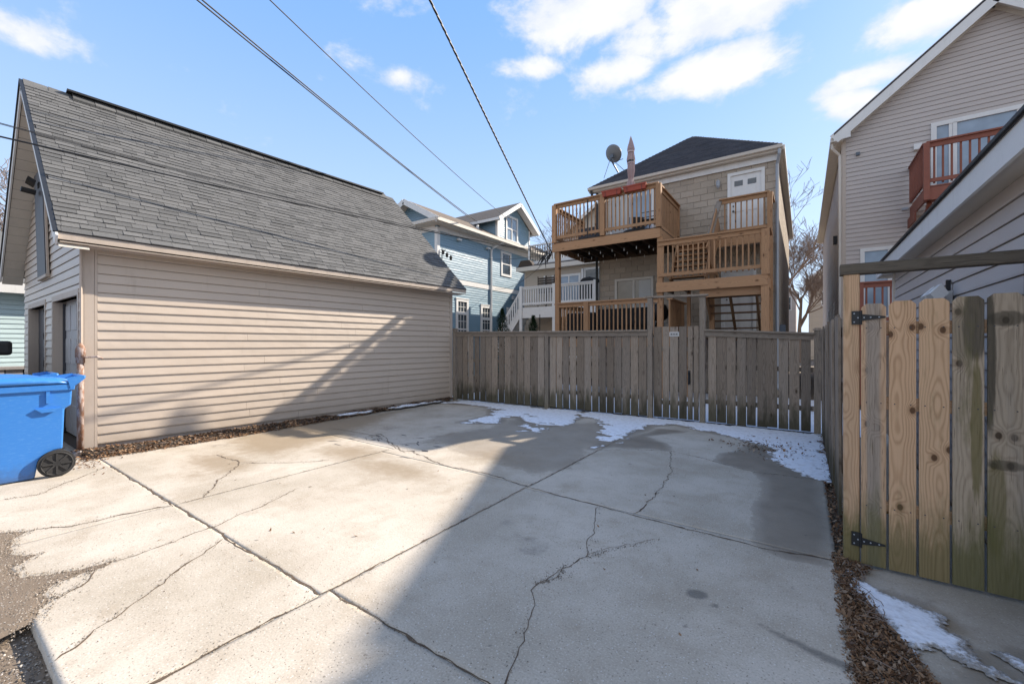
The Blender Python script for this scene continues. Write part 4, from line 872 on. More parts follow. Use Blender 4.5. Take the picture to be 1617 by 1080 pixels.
# ================================================================ PALE BLUE GARAGE, FAR LEFT
pb = thing('garage', (-20, 5, 0), 'pale blue clapboard garage with snowy roof at the far left edge', 'garage')
m_ = MB(); m_.box(-23, -17.01, 1.0, 8, 0, 3.1); m_.build('wall', M['pale_siding'], pb)
F = Frame((-17, 1.0, 0), (0, 1, 0), (1, 0, 0)); siding(F, pb, M['pale_siding'], lambda z: (0, 7), .95, 3.05, .125, separate=True)
m_ = MB(); m_.prism([(-16.7, .7, 3.1), (-16.7, 8.2, 3.1), (-20, 8.2, 4.9), (-20, .7, 4.9)], (0, 0, .06)); m_.prism([(-23.3, .7, 3.1), (-23.3, 8.2, 3.1), (-20, 8.2, 4.9), (-20, .7, 4.9)], (0, 0, .06)); m_.build('roof', M['shingle'], pb)
m_ = MB(); m_.box(-16.74, -16.66, .7, 8.2, 2.86, 3.12); m_.build('gutter', M['white'], pb)
m_ = MB(); m_.box(-17.0, -16.75, .8, 8.1, 2.9, 2.95); m_.build('soffit', M['white'], pb)
rw = thing('stone_wall', (-16.4, 2.5, 0), 'low grey stone wall below the pale blue garage', 'wall')
rg = random.Random(9)
m_ = MB(); m_.box(-16.8, -16.52, 1.0, 5.0, 0, .9); m_.build('mortar_core', M['soil'], rw)
for r_ in range(5):
    y = 1.0+rg.uniform(0, .1)
    while y < 4.9:
        w = rg.uniform(.2, .45); q = MB(); q.box(-16.55, -16.48+rg.uniform(0, .03), y+.012, y+w-.012, r_*.18+.012, (r_+1)*.18-.008); q.build('stone', M['stone'], rw); y += w
m_ = MB(); m_.box(-16.85, -16.42, 1.0, 5.0, .9, .97); m_.build('coping', M['stone'], rw)
fp = thing('fence', (-14.3, 1.6, 0), 'short weathered fence stub beyond the left garage', 'fence')
stick('post', M['oldwood'], fp, (-14.6, 1.52, -.05), (-14.6, 1.52, 1.75), .1, .1)
for k in range(6): stick('board', M['oldwood'], fp, (-14.6, 1.7+.16*k, 0), (-14.6, 1.7+.16*k, 1.6), .02, .14)

# ================================================================ BACK FENCE with its gate
bf = thing('fence', (-3.7, 8.98, 0), 'weathered grey board fence across the back of the pad', 'fence')
FY = 8.93
fy = lambda x: 8.93+.042*(x-.2)
def fence_board(parent, x, w, z0, z1, y, mat, lean=0.):
    return stick('board', M[mat], parent, (x, y, z0), (x+lean, y, z1), w, .019, (0, 1, 0))
rg = random.Random(21)
def bay(x0, x1, pitch, top, top1=None, par=bf):
    x = x0; n = max(1, round((x1-x0)/pitch)); p = (x1-x0)/n
    for i in range(n):
        w = p-rg.uniform(.006, .03); zt = top+(top1-top if top1 else 0)*(i/n)
        yy = fy(x0+i*p)+rg.uniform(-.006, .004)
        fence_board(par, x0+(i+.5)*p+rg.uniform(-.006, .006), w, rg.uniform(.02, .05), zt+rg.uniform(-.006, .003), yy, 'oldwood', rg.uniform(-.008, .008))
GX0, GX1 = -2.62, -1.62
bay(-7.83, -5.1, .19, 1.77, 1.74); bay(-4.98, GX0-.06, .182, 1.73, 1.72); bay(GX1+.09, .12, .17, 1.70, 1.62)
for x, z in ((-7.9, 1.93), (-5.04, 1.86), (GX0, 2.5), (GX1, 2.48), (.2, 1.78)):
    stick('post', M['oldrail'], bf, (x, fy(x), 0), (x, fy(x), z), .095, .095)
    if z < 2.2 and x != -5.04:
        c = MB(); c.box(x-.065, x+.065, fy(x)-.065, fy(x)+.065, z, z+.025); c.prism([(x-.05, fy(x)-.05, z+.025), (x+.05, fy(x)-.05, z+.025), (x+.05, fy(x)+.05, z+.025), (x-.05, fy(x)+.05, z+.025)], (0, 0, .02)); c.build('post_cap', M['oldrail'], bf)
for x0, x1, z0, z1 in ((-7.87, -5.0, 1.85, 1.82), (-5.0, GX0-.05, 1.82, 1.81), (GX1+.05, .15, 1.80, 1.71)):
    stick('cap_rail', M['oldrail'], bf, (x0, fy(x0)-.01, z0), (x1, fy(x1)-.01, z1), .14, .035, (0, 1, 0)) if 0 else stick('cap_rail', M['oldrail'], bf, (x0, fy(x0)-.01, z0+.02), (x1, fy(x1)-.01, z1+.02), .03, .15, (0, 1, 0))
    stick('face_rail', M['oldrail'], bf, (x0, fy(x0)-.03, z0-.045), (x1, fy(x1)-.03, z1-.045), .10, .022, (0, 1, 0))
    for z in (.42, 1.1): stick('back_rail', M['oldwood'], bf, (x0, fy(x0)+.05, z), (x1, fy(x1)+.05, z), .085, .036, (0, 1, 0))
FY = fy(-2.1)
stick('gate_header', M['oldrail'], bf, (GX0-.12, FY, 2.53), (GX1+.1, FY, 2.50), .035, .12, (0, 1, 0))
bg = thing('gate', (-2.12, FY, 0), 'weathered board gate in the middle of the back fence, with a small pale plate', 'gate')
xs = [(-2.555, -2.39), (-2.375, -2.245), (-2.23, -2.07), (-2.052, -1.905), (-1.888, -1.795), (-1.775, -1.682)]
for a, b in xs: fence_board(bg, (a+b)/2, b-a-.006, .045, 1.90+rg.uniform(-.006, .006), FY-.002, 'oldwood')
for z in (.35, 1.45): stick('gate_rail', M['oldwood'], bg, (-2.55, FY+.035, z), (-1.69, FY+.035, z), .09, .036, (0, 1, 0))
h = MB(); h.tube([(-1.86, FY-.014, .98), (-1.86, FY-.06, .96), (-1.86, FY-.06, .80), (-1.86, FY-.014, .78)], [.012, .014, .014, .01], 7); h.build('handle', M['black'], bg)
h = MB(); h.box(-1.885, -1.835, FY-.02, FY-.011, .74, 1.02); h.build('latch_plate', M['black'], bg)
h = MB(); h.box(-2.235, -2.05, FY-.022, FY-.012, 1.70, 1.79); pl = h.build('house_number_plate', M['white'], bg)
h = MB(); h.box(-2.222, -2.063, FY-.0255, FY-.0222, 1.713, 1.777); h.build('plate_face', M['plate'], pl)
for k, x in enumerate((-2.195, -2.145, -2.095)):   # three dark marks, too small in the photograph to read
    h = MB(); h.prism([(x-.014, FY-.026, 1.745), (x, FY-.026, 1.732), (x+.016, FY-.026, 1.745), (x, FY-.026, 1.758)], (0, -.0035, 0)); h.build('printed_mark', M['black'], pl)

# ================================================================ RIGHT SIDE FENCE
sf = thing('fence', (.3, 6.4, 0), 'dark weathered board fence running back from the new gate post', 'fence')
n = 28
for i in range(n):
    y = 4.02+i*(8.86-4.02)/n
    x = .275+rg.uniform(-.012, .012)+(.02 if i < 4 else 0)
    stick('board', M['oldwood'], sf, (x, y+.07, rg.uniform(.02, .06)), (x+rg.uniform(-.02, .012), y+.07, 1.80+rg.uniform(-.02, .02)), .155, .02, (1, 0, 0))
for z in (.4, 1.15, 1.66): stick('rail', M['oldwood'], sf, (.315, 3.98, z), (.315, 8.88, z), .085, .038, (1, 0, 0))
for y in (6.4,): stick('post', M['oldrail'], sf, (.34, y, 0), (.34, y, 1.85), .09, .09)

# ================================================================ RIGHT GATE AND ITS FRAME
gf_ = thing('gateway', (.66, 3.85, -.02), 'timber gate frame, pine post and dark weathered header over the right gate', 'frame')
stick('post', M['newwood'], gf_, (.285, 3.895, -.05), (.285, 3.895, 2.045), .09, .09, (0, 1, 0), .006)
stick('post', M['darkrail'], gf_, (1.165, 3.895, -.05), (1.165, 3.895, 2.045), .09, .09, (0, 1, 0), .006)
stick('header', M['darkrail'], gf_, (.22, 3.89, 2.085), (1.4, 3.89, 2.085), .075, .10, (0, 1, 0), .004)
gt = thing('gate', (.7, 3.83, 0), 'new pine dog-eared board gate on black strap hinges at the right', 'gate')
def dogboard(x0, x1, z0, z1, mat, y=3.835, t=.018, ear=.026):
    c = (x0+x1)/2; w = (x1-x0)/2; L = z1-z0
    mb = MB(); mb.prism([(-w, -t/2, 0), (w, -t/2, 0), (w, -t/2, L-ear), (w-ear, -t/2, L), (-w+ear, -t/2, L), (-w, -t/2, L-ear)], (0, t, 0))
    me = bpy.data.meshes.new('board'); me.from_pydata(mb.v, [], mb.f); me.materials.append(M[mat]); o = bpy.data.objects.new('board', me)
    reg(o, gt, Matrix.Translation((c, y, z0)))
    b = o.modifiers.new('bevel', 'BEVEL'); b.width = .002; b.segments = 2; return o
OL, DK = (.20, .17, .06), (.085, .075, .055)
GB = dict(
 b1=m_wood('gate_board_grey_heart', (.62, .42, .275), (.40, .255, .155), 40, .5, .6, (.43, .37, .315), .8, .9, .75, .05, klist=[(-.01, 1.66), (-.033, .985), (.018, .965), (-.03, 1.36), (0, .41)], core=True),
 b2=m_wood('gate_board_fresh', (.72, .48, .30), (.44, .26, .145), 42, .62, .08, (.4, .34, .28), .75, .9, .7, .05, klist=[(.048, 1.655), (-.062, 1.61), (.05, 1.10), (-.012, .44)]),
 b3=m_wood('gate_board_fresh_arched', (.72, .49, .31), (.45, .275, .155), 40, .62, .08, (.4, .34, .28), .75, .9, .7, .05, klist=[(.04, 1.635), (-.064, 1.66), (.0, .80), (.07, .86)]),
 b4=m_wood('gate_board_green_streaked', (.52, .42, .31), (.27, .21, .15), 36, .5, .55, (.42, .365, .31), .85, .9, .8, .05, klist=[(-.045, 1.75), (-.04, 1.42)], patches=((.03, 1.68, .06, .26, DK, .8), (.035, 1.0, .028, .5, OL, .75), (-.03, 1.62, .05, .2, (.2, .17, .12), .5))),
 b5=m_wood('gate_board_dark_streaked', (.50, .41, .31), (.25, .20, .145), 34, .5, .55, (.42, .37, .31), .85, .9, .8, .05, klist=[(.0, 1.69), (-.05, .79), (.02, .80), (-.03, .98), (.035, .975)], patches=((-.068, 1.45, .03, .5, DK, .85), (-.04, .55, .05, .35, OL, .6), (.0, 1.70, .09, .05, DK, .7), (.0, .80, .09, .035, DK, .6))))
M.update(GB)
bs = [(.335, .468, 'b1', 1.83), (.482, .618, 'b2', 1.842), (.632, .775, 'b3', 1.848), (.788, .928, 'b4', 1.852), (.942, 1.092, 'b5', 1.862)]
for x0, x1, m_n, zt in bs:
    b = dogboard(x0, x1, .005, zt, m_n)
    for z in (.42, 1.14, 1.66):
        for xx in (x0+.028, x1-.028):
            s_ = MB(); s_.tube([(xx, 3.8262, z), (xx, 3.8245, z)], .0042, 7); s_.build('screw', M['charcoal'], b)
for z in (.42, 1.14, 1.66): stick('gate_rail', M['newwood'], gt, (.34, 3.868, z), (1.09, 3.868, z), .085, .036, (0, 1, 0))
for z, in ((1.735,), (.165,)):
    h = MB(); h.box(.283, .333, 3.835, 3.846, z-.048, z+.048); hg = h.build('hinge', M['black'], gt)
    h = MB(); h.prism([(.338, 3.8225, z-.024), (.46, 3.8225, z-.006), (.464, 3.8225, z), (.46, 3.8225, z+.006), (.338, 3.8225, z+.024)], (0, -.004, 0)); h.build('strap', M['black'], hg)
    h = MB(); h.tube([(.335, 3.829, z-.05), (.335, 3.829, z+.05)], .007, 8); h.build('pin', M['black'], hg)
    for xx, zz in ((.35, 0), (.385, 0), (.43, 0), (.297, .03), (.297, -.03), (.318, 0)):
        yy = 3.8185 if xx > .336 else 3.835
        h = MB(); h.tube([(xx, yy, z+zz), (xx, yy-.003, z+zz)], .005, 7); h.build('screw', M['ductgrey'], hg)

# ================================================================ RIGHT GARAGE
rgG = thing('garage', (2.9, 5.6, 0), 'grey beige lap sided garage behind the right gate, white eave board overhead', 'garage')
m_ = MB(); m_.box(1.185, 5.6, 2.4, 8.74, -.03, 2.72); m_.build('wall', M['tan_trim'], rgG)
F = Frame((1.17, 2.4, 0), (0, 1, 0), (-1, 0, 0)); siding(F, rgG, M['rg_siding'], lambda z: (.0, 6.29), .05, 2.66, .13, lap=.014, seams=1)
m_ = MB(); m_.box(1.14, 1.172, 8.68, 8.76, 0, 2.66); m_.build('corner_trim', M['whitish'], rgG)
for s, (ex, rxx) in ((1, (.96, 3.4)), (-1, (5.84, 3.4))):
    m_ = MB(); m_.prism([(ex, 2.1, 2.80), (ex, 8.95, 2.80), (rxx, 8.95, 4.5), (rxx, 2.1, 4.5)], (0, 0, -.035)); m_.build('roof', M['shingle_dark'], rgG)
m_ = MB(); m_.prism([(1.2, 2.42, 2.7), (5.6, 2.42, 2.7), (3.4, 2.42, 4.4)], (0, 6.3, 0)); m_.build('gable_wall', M['rg_siding'], rgG)
m_ = MB(); m_.box(.968, .99, 2.1, 8.93, 2.60, 2.775); m_.build('fascia', M['white'], rgG)
m_ = MB(); m_.box(.992, 1.17, 2.1, 8.93, 2.645, 2.66); m_.build('soffit', M['whitish'], rgG)
m_ = MB(); m_.box(.945, .985, 2.08, 8.97, 2.778, 2.80); m_.build('drip_edge', M['black'], rgG)
m_ = MB(); m_.prism([(.97, 8.935, 2.60), (1.2, 8.935, 2.60), (3.4, 8.935, 4.3), (3.4, 8.935, 4.46), (.97, 8.935, 2.775)], (0, .02, 0)); m_.build('rake_board', M['white'], rgG)
sl_ = thing('security_light', (1.12, 6.1, 1.9), 'white plastic twin floodlight on the right garage wall above the gate', 'lamp')
m_ = MB(); m_.box(1.1, 1.154, 5.6, 5.72, 1.93, 2.05); m_.build('mount', M['white'], sl_)
for dy_ in (-.14, .1):
    m_ = MB(); m_.prism([(1.02, 5.66+dy_-.1, 1.93), (1.1, 5.66+dy_-.07, 2.02), (1.1, 5.66+dy_+.07, 2.02), (1.02, 5.66+dy_+.1, 1.93)], (-.05, 0, .09)); m_.build('lamp_head', M['white'], sl_)
m_ = MB(); m_.box(1.12, 1.15, 5.64, 5.67, 2.05, 2.16); m_.build('bracket', M['black'], sl_)

# ================================================================ RIGHT HOUSE
rh = thing('house', (3.6, 20, 0), 'tall grey beige sided house with white gable, right of the gap', 'house')
Y = 16.05; XA, XB, XM = .97, 7.13, 4.05; EZ = 7.85; SLP = .834
kz = lambda z: 1.55+(z-1.55)*1.1
m_ = MB(); m_.prism([(XA+.015, Y+.012, 0), (XB, Y+.012, 0), (XB, Y+.012, EZ), (XM, Y+.012, EZ+.1+(XM-XA)*SLP-.05), (XA+.015, Y+.012, EZ)], (0, 15, 0)); m_.build('wall', M['tan_trim'], rh)
F = Frame((XA, Y, 0), (1, 0, 0), (0, -1, 0))
WN1 = (1.91, 4.84, kz(5.1), kz(7.05)); WN2 = (.41, 1.82, kz(2.2), kz(4.1))
def rs(z): ins = max(0, (z-EZ)/SLP); return (.08+ins, 6.08-ins)
siding(F, rh, M['rh_siding'], rs, .3, 10.35, .13, holes=(WN1, WN2), lap=.014, separate=True)
F2 = Frame((XA, Y, 0), (0, 1, 0), (-1, 0, 0)); siding(F2, rh, M['rh_siding'], lambda z: (.08, 14.9), .3, EZ-.1, .13, lap=.014, separate=False, name='side_siding')
m_ = MB(); F.box(m_, -.002, .08, .1, EZ, 0, .025); m_.build('corner_trim', M['tan_trim'], rh)
m_ = MB(); F2.box(m_, -.025, .08, .1, EZ-.02, 0, .025); m_.build('corner_trim', M['tan_trim'], rh)
for s in (1, -1):
    ex = XM-s*(XM-XA+.22); e = lambda y, k=0: (ex, y, EZ-.12+k); r_ = lambda y, k=0: (XM, y, EZ-.12+(XM-XA+.22)*SLP+k)
    m_ = MB(); m_.prism([e(Y-.32, .1), e(Y+15.3, .1), r_(Y+15.3, .1), r_(Y-.32, .1)], (0, 0, -.06)); m_.build('roof', M['shingle_dark'], rh)
    m_ = MB(); m_.beam(e(Y-.3, -.075), r_(Y-.3, -.075), .025, .30, (0, 0, 1)); m_.build('rake_board', M['white'], rh)
    m_ = MB(); m_.prism([e(Y-.288, -.10), r_(Y-.288, -.10), r_(Y+.01, -.10), e(Y+.01, -.10)], (0, 0, -.015)); m_.build('rake_soffit', M['white'], rh)
    m_ = MB(); m_.beam(e(Y-.01, -.17), r_(Y-.01, -.17), .02, .12, (0, 0, 1)); m_.build('frieze', M['whitish'], rh)
m_ = MB(); m_.prism([(XA-.22, Y-.312, EZ-.26), (XA+.17, Y-.312, EZ-.22), (XA+.17, Y-.312, EZ+.16), (XA-.22, Y-.312, EZ-.16)], (0, .02, 0)); m_.build('eave_return', M['white'], rh)
m_ = MB(); m_.box(XA-.21, XA-.0, Y-.28, Y+15.2, EZ-.27, EZ-.245); m_.build('eave_soffit', M['whitish'], rh)
m_ = MB(); m_.box(XA-.30, XA-.21, Y-.26, Y+15.2, EZ-.25, EZ-.12); m_.build('gutter', M['whitish'], rh)
m_ = MB(); m_.tube([(XA-.25, Y-.14, EZ-.25), (XA-.25, Y-.12, EZ-.4), (XA-.06, Y-.0, EZ-.62), (XA-.06, Y+.0, .3)], .04, 6); m_.build('downspout', M['whitish'], rh)
m_ = MB(); m_.box(5.25, 6.9, Y+2.0, Y+2.7, 7.6, 12.3); ch_ = m_.build('shadow_chimney', M['block'], rh)  # unseen chimney, cap and pots added to cast shade on the pad
m_ = MB(); m_.box(5.17, 6.98, Y+1.92, Y+2.78, 12.3, 12.42); m_.build('shadow_chimney_cap', M['stone'], ch_)
for fx_ in (5.55, 6.1, 6.6): m_ = MB(); m_.tube([(fx_, Y+2.35, 12.42), (fx_, Y+2.35, 12.75)], .13, 10); m_.build('shadow_chimney_pot', M['red'], ch_)
w = window(F, rh, *WN1, v=(.10, .55), fw=.11, glass='glass_blue', depth=.05, mw=.07)
m_ = MB(); F.box(m_, WN1[0]+.42, WN1[0]+.5, WN1[2]+.1, WN1[3]-.1, .03, .05); m_.build('sash', M['white'], w)
window(F, rh, *WN2, v=(.46,), fw=.10, glass='glass_blue', depth=.05, mw=.09)
m_ = MB(); F.box(m_, 1.56, 1.72, kz(6.46), kz(6.6), .01, .1); m_.build('vent_hood', M['white'], rh)
m_ = MB(); F.box(m_, .31, .4, kz(6.62), kz(6.7), .01, .07); m_.build('vent_hood', M['meter'], rh)
m_ = MB(); F.box(m_, 1.32, 1.45, kz(4.98), kz(5.04), .01, .05); m_.build('vent_hood', M['ductgrey'], rh)
m_ = MB(); m_.box(XA-.12, XA-.02, 18.2, 18.4, 5.0, 5.27); m_.build('side_lamp', M['black'], rh)
for y in (19.8, 23.2): window(F2, rh, y-Y, y-Y+.7, 1.7, 3.1, h=(.5,), fw=.07)
rb = thing('balcony', (3.8, 13.8, 5), 'red-brown stained timber balcony high on the right house', 'balcony')
bm_ = MB(); bx0, bx1, by0, by1 = 2.475, 5.8, 14.25, 16.02
stick('front_beam', M['redwood'], rb, (bx0, by0, 5.22), (bx1, by0, 5.22), .30, .045)
stick('side_beam', M['redwood'], rb, (bx0, by0+.03, 5.22), (bx0, by1, 5.22), .30, .045, (1, 0, 0)); stick('side_beam', M['redwood'], rb, (bx1, by0+.03, 5.22), (bx1, by1, 5.22), .30, .045, (1, 0, 0))
stick('skirt_board', M['redwood'], rb, (bx0-.05, by1-.9, 4.92), (bx0-.05, by1, 4.92), .24, .04, (1, 0, 0))
for k in range(11): stick('deck_board', M['redwood'], rb, (bx0, by0+.05+k*.145, 5.40), (bx1, by0+.05+k*.145, 5.40), .03, .135)
railing(rb, M['redwood'], (bx0, by0, 5.40), (bx1, by0, 5.40), 1.08, .15, .036, (.12, .038), .10)
railing(rb, M['redwood'], (bx0, by0+.05, 5.40), (bx0, by1, 5.40), 1.08, .15, .036, (.12, .038), .10)
for x in (bx0, bx1): stick('post', M['redwood'], rb, (x, by0-.03, 5.07), (x, by0-.03, 6.46), .11, .11)
for x in (bx0+.1, bx1-.1): stick('knee_brace', M['redwood'], rb, (x, by0+.2, 5.07), (x, by1, 4.0), .1, .08, (1, 0, 0))
rb2 = thing('deck', (3, 13.3, 2), 'red-brown stained lower deck glimpsed above the right gate post', 'deck')
stick('front_beam', M['redwood'], rb2, (1.155, 13.75, 1.88), (5.3, 13.75, 1.88), .25, .045)
for k in range(14): stick('deck_board', M['redwood'], rb2, (1.155, 13.80+k*.145, 2.02), (5.3, 13.80+k*.145, 2.02), .03, .135)
railing(rb2, M['redwood'], (1.155, 13.75, 2.02), (5.3, 13.75, 2.02), 1.07, .15, .036, (.12, .038), .10)
for x in (1.2, 3.1, 5.25): stick('post', M['redwood'], rb2, (x, 13.75, 0), (x, 13.75, 3.07), .1, .1)

# ================================================================ BLOCK HOUSE
bh = thing('house', (-3.4, 20, 0), 'tan concrete block house with dark hip roof behind the timber deck', 'house')
X0, X1, YB = -6.15, -.62, 14.4; HZ = 7.12
m_ = MB(); m_.box(X0+.02, X1-.02, YB+.02, YB+12, 0, HZ); m_.build('wall', M['mortar'], bh)
F = Frame((X0, YB, 0), (1, 0, 0), (0, -1, 0)); Wd = X1-X0
D1 = (4.23, 5.22, 4.6, 6.78); D2 = (.45, 2.0, 4.85, 6.95); D3 = (.62, 1.98, 1.75, 3.85); D4 = (4.05, 5.0, 1.75, 3.85)
BL, BH_ = .4064, .2032; blocks = []
for r_ in range(int(HZ/BH_)):
    z0 = r_*BH_; off = 0 if r_ % 2 else BL/2; a = -off
    while a < Wd:
        a0, a1 = max(a, 0)+.005, min(a+BL, Wd)-.005
        if a1-a0 > .04:
            for (h0, h1, q0, q1) in (D1, D2, D3, D4):
                if q0 < z0+.1 < q1:
                    if h0 <= a0 and a1 <= h1: a1 = a0
                    elif a0 < h0 < a1 <= h1+.2: a1 = h0
                    elif h0-.2 <= a0 < h1 < a1: a0 = h1
            if a1-a0 > .04: blocks.append((z0, a0, a1))
        a += BL
blocks.sort(key=lambda b: (not (1.7 < b[0] < 7), (Vector((X0+b[1], YB, b[0]))-camv).length))
rest = MB(); shared = {}; rg = random.Random(31)
for k, (z0, a0, a1) in enumerate(blocks):
    pr_ = rg.choice((.0, .004, .008)); w = round(a1-a0, 2)
    if k < 295:
        key = (w, pr_)
        if key not in shared:
            mb = MB(); t = .012+pr_; mb.add([(0, 0, 0), (w, 0, 0), (w, 0, BH_-.01), (0, 0, BH_-.01), (.008, -t, .008), (w-.008, -t, .008), (w-.008, -t, BH_-.018), (.008, -t, BH_-.018)], [(4, 5, 6, 7), (0, 1, 5, 4), (1, 2, 6, 5), (2, 3, 7, 6), (3, 0, 4, 7)])
            me = bpy.data.meshes.new('block'); me.from_pydata(mb.v, [], mb.f); me.materials.append(M['block']); shared[key] = me
        o = bpy.data.objects.new('block', shared[key]); reg(o, bh, Matrix.Translation((X0+a0, YB+.02, z0+.005)))
    else: F.box(rest, a0, a1, z0+.005, z0+BH_-.005, -.02, -.004+pr_)
rest.build('block_field', M['block'], bh, 'stuff')
sm = MB(); Fs = Frame((X1, YB, 0), (0, 1, 0), (1, 0, 0))
for r_ in range(int(HZ/BH_)):
    for c_ in range(29): Fs.box(sm, c_*BL+.005+(BL/2 if r_ % 2 else 0), c_*BL+BL-.005+(BL/2 if r_ % 2 else 0), r_*BH_+.005, (r_+1)*BH_-.005, -.02, .002)
sm.build('side_block_field', M['block'], bh, 'stuff')
# tan siding strip beside the upper door
siding(Frame((X0, YB-.03, 0), (1, 0, 0), (0, -1, 0)), bh, M['th_siding'], lambda z: (-.02, 2.12), 4.75, 7.05, .12, holes=((.45, 2.0, 4.8, 6.97),), lap=.012, separate=False, name='siding_patch')
ov = .30; ex0, ex1, ey = X0-ov, X1+.13, YB-.22; ez = 7.25; hx = (ex0+ex1)/2; hz = ez+(hx-ex0)*.74; hy = ey+(hx-ex0)*.95; yb = YB+12.3
for nm, poly in (('roof', [(ex0, ey, ez), (ex1, ey, ez), (hx, hy, hz)]), ('roof', [(ex0, ey, ez), (hx, hy, hz), (hx, yb, hz), (ex0, yb, ez)]), ('roof', [(ex1, ey, ez), (hx, hy, hz), (hx, yb, hz), (ex1, yb, ez)])):
    m_ = MB(); m_.prism(poly, (0, 0, -.04)); m_.build(nm, M['shingle_dark'], bh)
rr = MB(); nrm = None   # courses of shingles on the front hip, proud by a few millimetres
for k in range(30):
    t0 = k/30; t1 = (k+1.15)/30; a0, b0 = ex0+(hx-ex0)*t0, ex1-(ex1-hx)*t0; a1, b1 = ex0+(hx-ex0)*min(1, t1), ex1-(ex1-hx)*min(1, t1)
    if b1 <= a1: continue
    nseg = max(1, int((b0-a0)/.33))
    for j in range(nseg):
        p0 = a0+(b0-a0)*j/nseg; p1 = a0+(b0-a0)*(j+1)/nseg-.004; q0 = max(a1, min(b1, p0)); q1 = max(a1, min(b1, p1)); y0_ = ey+(hy-ey)*t0; y1_ = ey+(hy-ey)*min(1, t1); z0_ = ez+(hz-ez)*t0; z1_ = ez+(hz-ez)*min(1, t1); u_ = .02+rg.uniform(0, .008)
        rr.add([(p0, y0_, z0_+u_), (p1, y0_, z0_+u_), (q1, y1_, z1_+.006), (q0, y1_, z1_+.006), (p0, y0_, z0_), (p1, y0_, z0_)], [(0, 1, 2, 3), (0, 4, 5, 1)])
rr.build('shingle_field', M['shingle_dark'], bh, 'stuff')
m_ = MB(); m_.box(ex0, ex1, ey, ey+.02, ez-.17, ez-.042); m_.build('fascia', M['whitish'], bh)
m_ = MB(); m_.prism([(ex0-.01, ey-.0, ez-.14), (ex0-.01, ey-.09, ez-.11), (ex0-.01, ey-.11, ez-.03), (ex0-.01, ey-.0, ez-.03)], (ex1-ex0+.02, 0, 0)); m_.build('gutter', M['whitish'], bh)
m_ = MB(); m_.box(ex0, ex1, ey+.022, YB-.01, ez-.18, ez-.165); m_.build('soffit', M['whitish'], bh)
m_ = MB(); m_.box(X0, X1+.02, YB-.05, YB-.01, ez-.36, ez-.183); m_.build('frieze', M['white'], bh)
m_ = MB(); m_.box(ex1, ex1+.06, ey, yb, ez-.15, ez-.03); m_.build('side_gutter', M['whitish'], bh)
m_ = MB(); m_.box(X1+.01, ex1-.001, YB-.0, yb, ez-.18, ez-.165); m_.build('side_soffit', M['whitish'], bh)
m_ = MB(); m_.tube([(X1+.06, ey-.04, ez-.14), (X1+.06, ey-.04, ez-.25), (X1+.0, YB-.07, ez-.5), (X1+.0, YB-.07, .4), (X1+.02, YB-.2, .25)], .045, 6); m_.build('downspout', M['ductgrey'], bh)
m_ = MB(); m_.tube([(ex0+.1, ey-.02, ez-.1), (ex0+.12, ey+.02, ez-.3), (X0-.05, YB-.08, ez-.6), (X0-.05, YB-.08, 1)], .045, 6); m_.build('downspout', M['black'], bh)
def paneldoor(Dr, wins):
    a0, a1, z0, z1 = Dr; m_ = MB()
    F.box(m_, a0, a0+.09, z0, z1, -.02, .03); F.box(m_, a1-.09, a1, z0, z1, -.02, .03); F.box(m_, a0+.09, a1-.09, z1-.09, z1, -.02, .03); o = m_.build('door_frame', M['white'], bh)
    m_ = MB(); F.box(m_, a0+.09, a1-.09, z0, z1-.09, -.05, -.012); d = m_.build('door', M['white'], bh)
    w = (a1-a0-.18)
    for i in range(2):
        x = a0+.09+w*(.12+.44*i)
        if wins: m_ = MB(); F.box(m_, x, x+w*.28, z1-.42, z1-.26, -.012, -.004); m_.build('pane', M['glass'], d)
        for zz0, zz1 in ((.2, .85), (.98, 1.55)): m_ = MB(); F.box(m_, x-.02, x+w*.32, z0+zz0, z0+zz1, -.012, .0); m_.build('panel', M['white'], d)
    m_ = MB(); m_.tube([F.p(a0+.16, z0+1.0, -.01), F.p(a0+.16, z0+1.0, .05)], .028, 8); m_.build('knob', M['black'], d)
    m_ = MB(); m_.tube([F.p(a0+.16, z0+1.16, -.01), F.p(a0+.16, z0+1.16, .02)], .022, 8); m_.build('lock', M['black'], d)
paneldoor(D1, True); paneldoor(D4, False)
for Dr, gl in ((D2, 'glass_blue'), (D3, 'glass_tan')):
    w = window(F, bh, *Dr, v=(.5,), fw=.08, glass=gl, frame='whitish' if Dr is D3 else 'white', name='sliding_door', depth=.045, mw=.07)
    if Dr is D3:
        m_ = MB(); F.box(m_, Dr[0]+.86, Dr[1]-.1, Dr[2]+.1, Dr[3]-.1, .007, .01); m_.build('blind', M['blind'], w)
    else:
        for k in range(9): m_ = MB(); F.box(m_, Dr[0]+.1+k*.075, Dr[0]+.165+k*.075, Dr[2]+.1, Dr[3]-.1, .007, .012); m_.build('blind_slat', M['blind'], w)
m_ = MB(); m_.tube([F.p(3.98, 6.62, .0), F.p(3.98, 6.62, .08), F.p(3.98, 6.58, .1), F.p(3.98, 6.44, .1), F.p(3.98, 6.36, .1)], [.03, .03, .06, .055, .01], 8); m_.build('wall_lamp', M['ductgrey'], bh)
m_ = MB(); m_.box(X1+.01, X1+.16, 15.6, 15.95, 1.6, 2.15); m_.build('meter_box', M['meter'], bh)

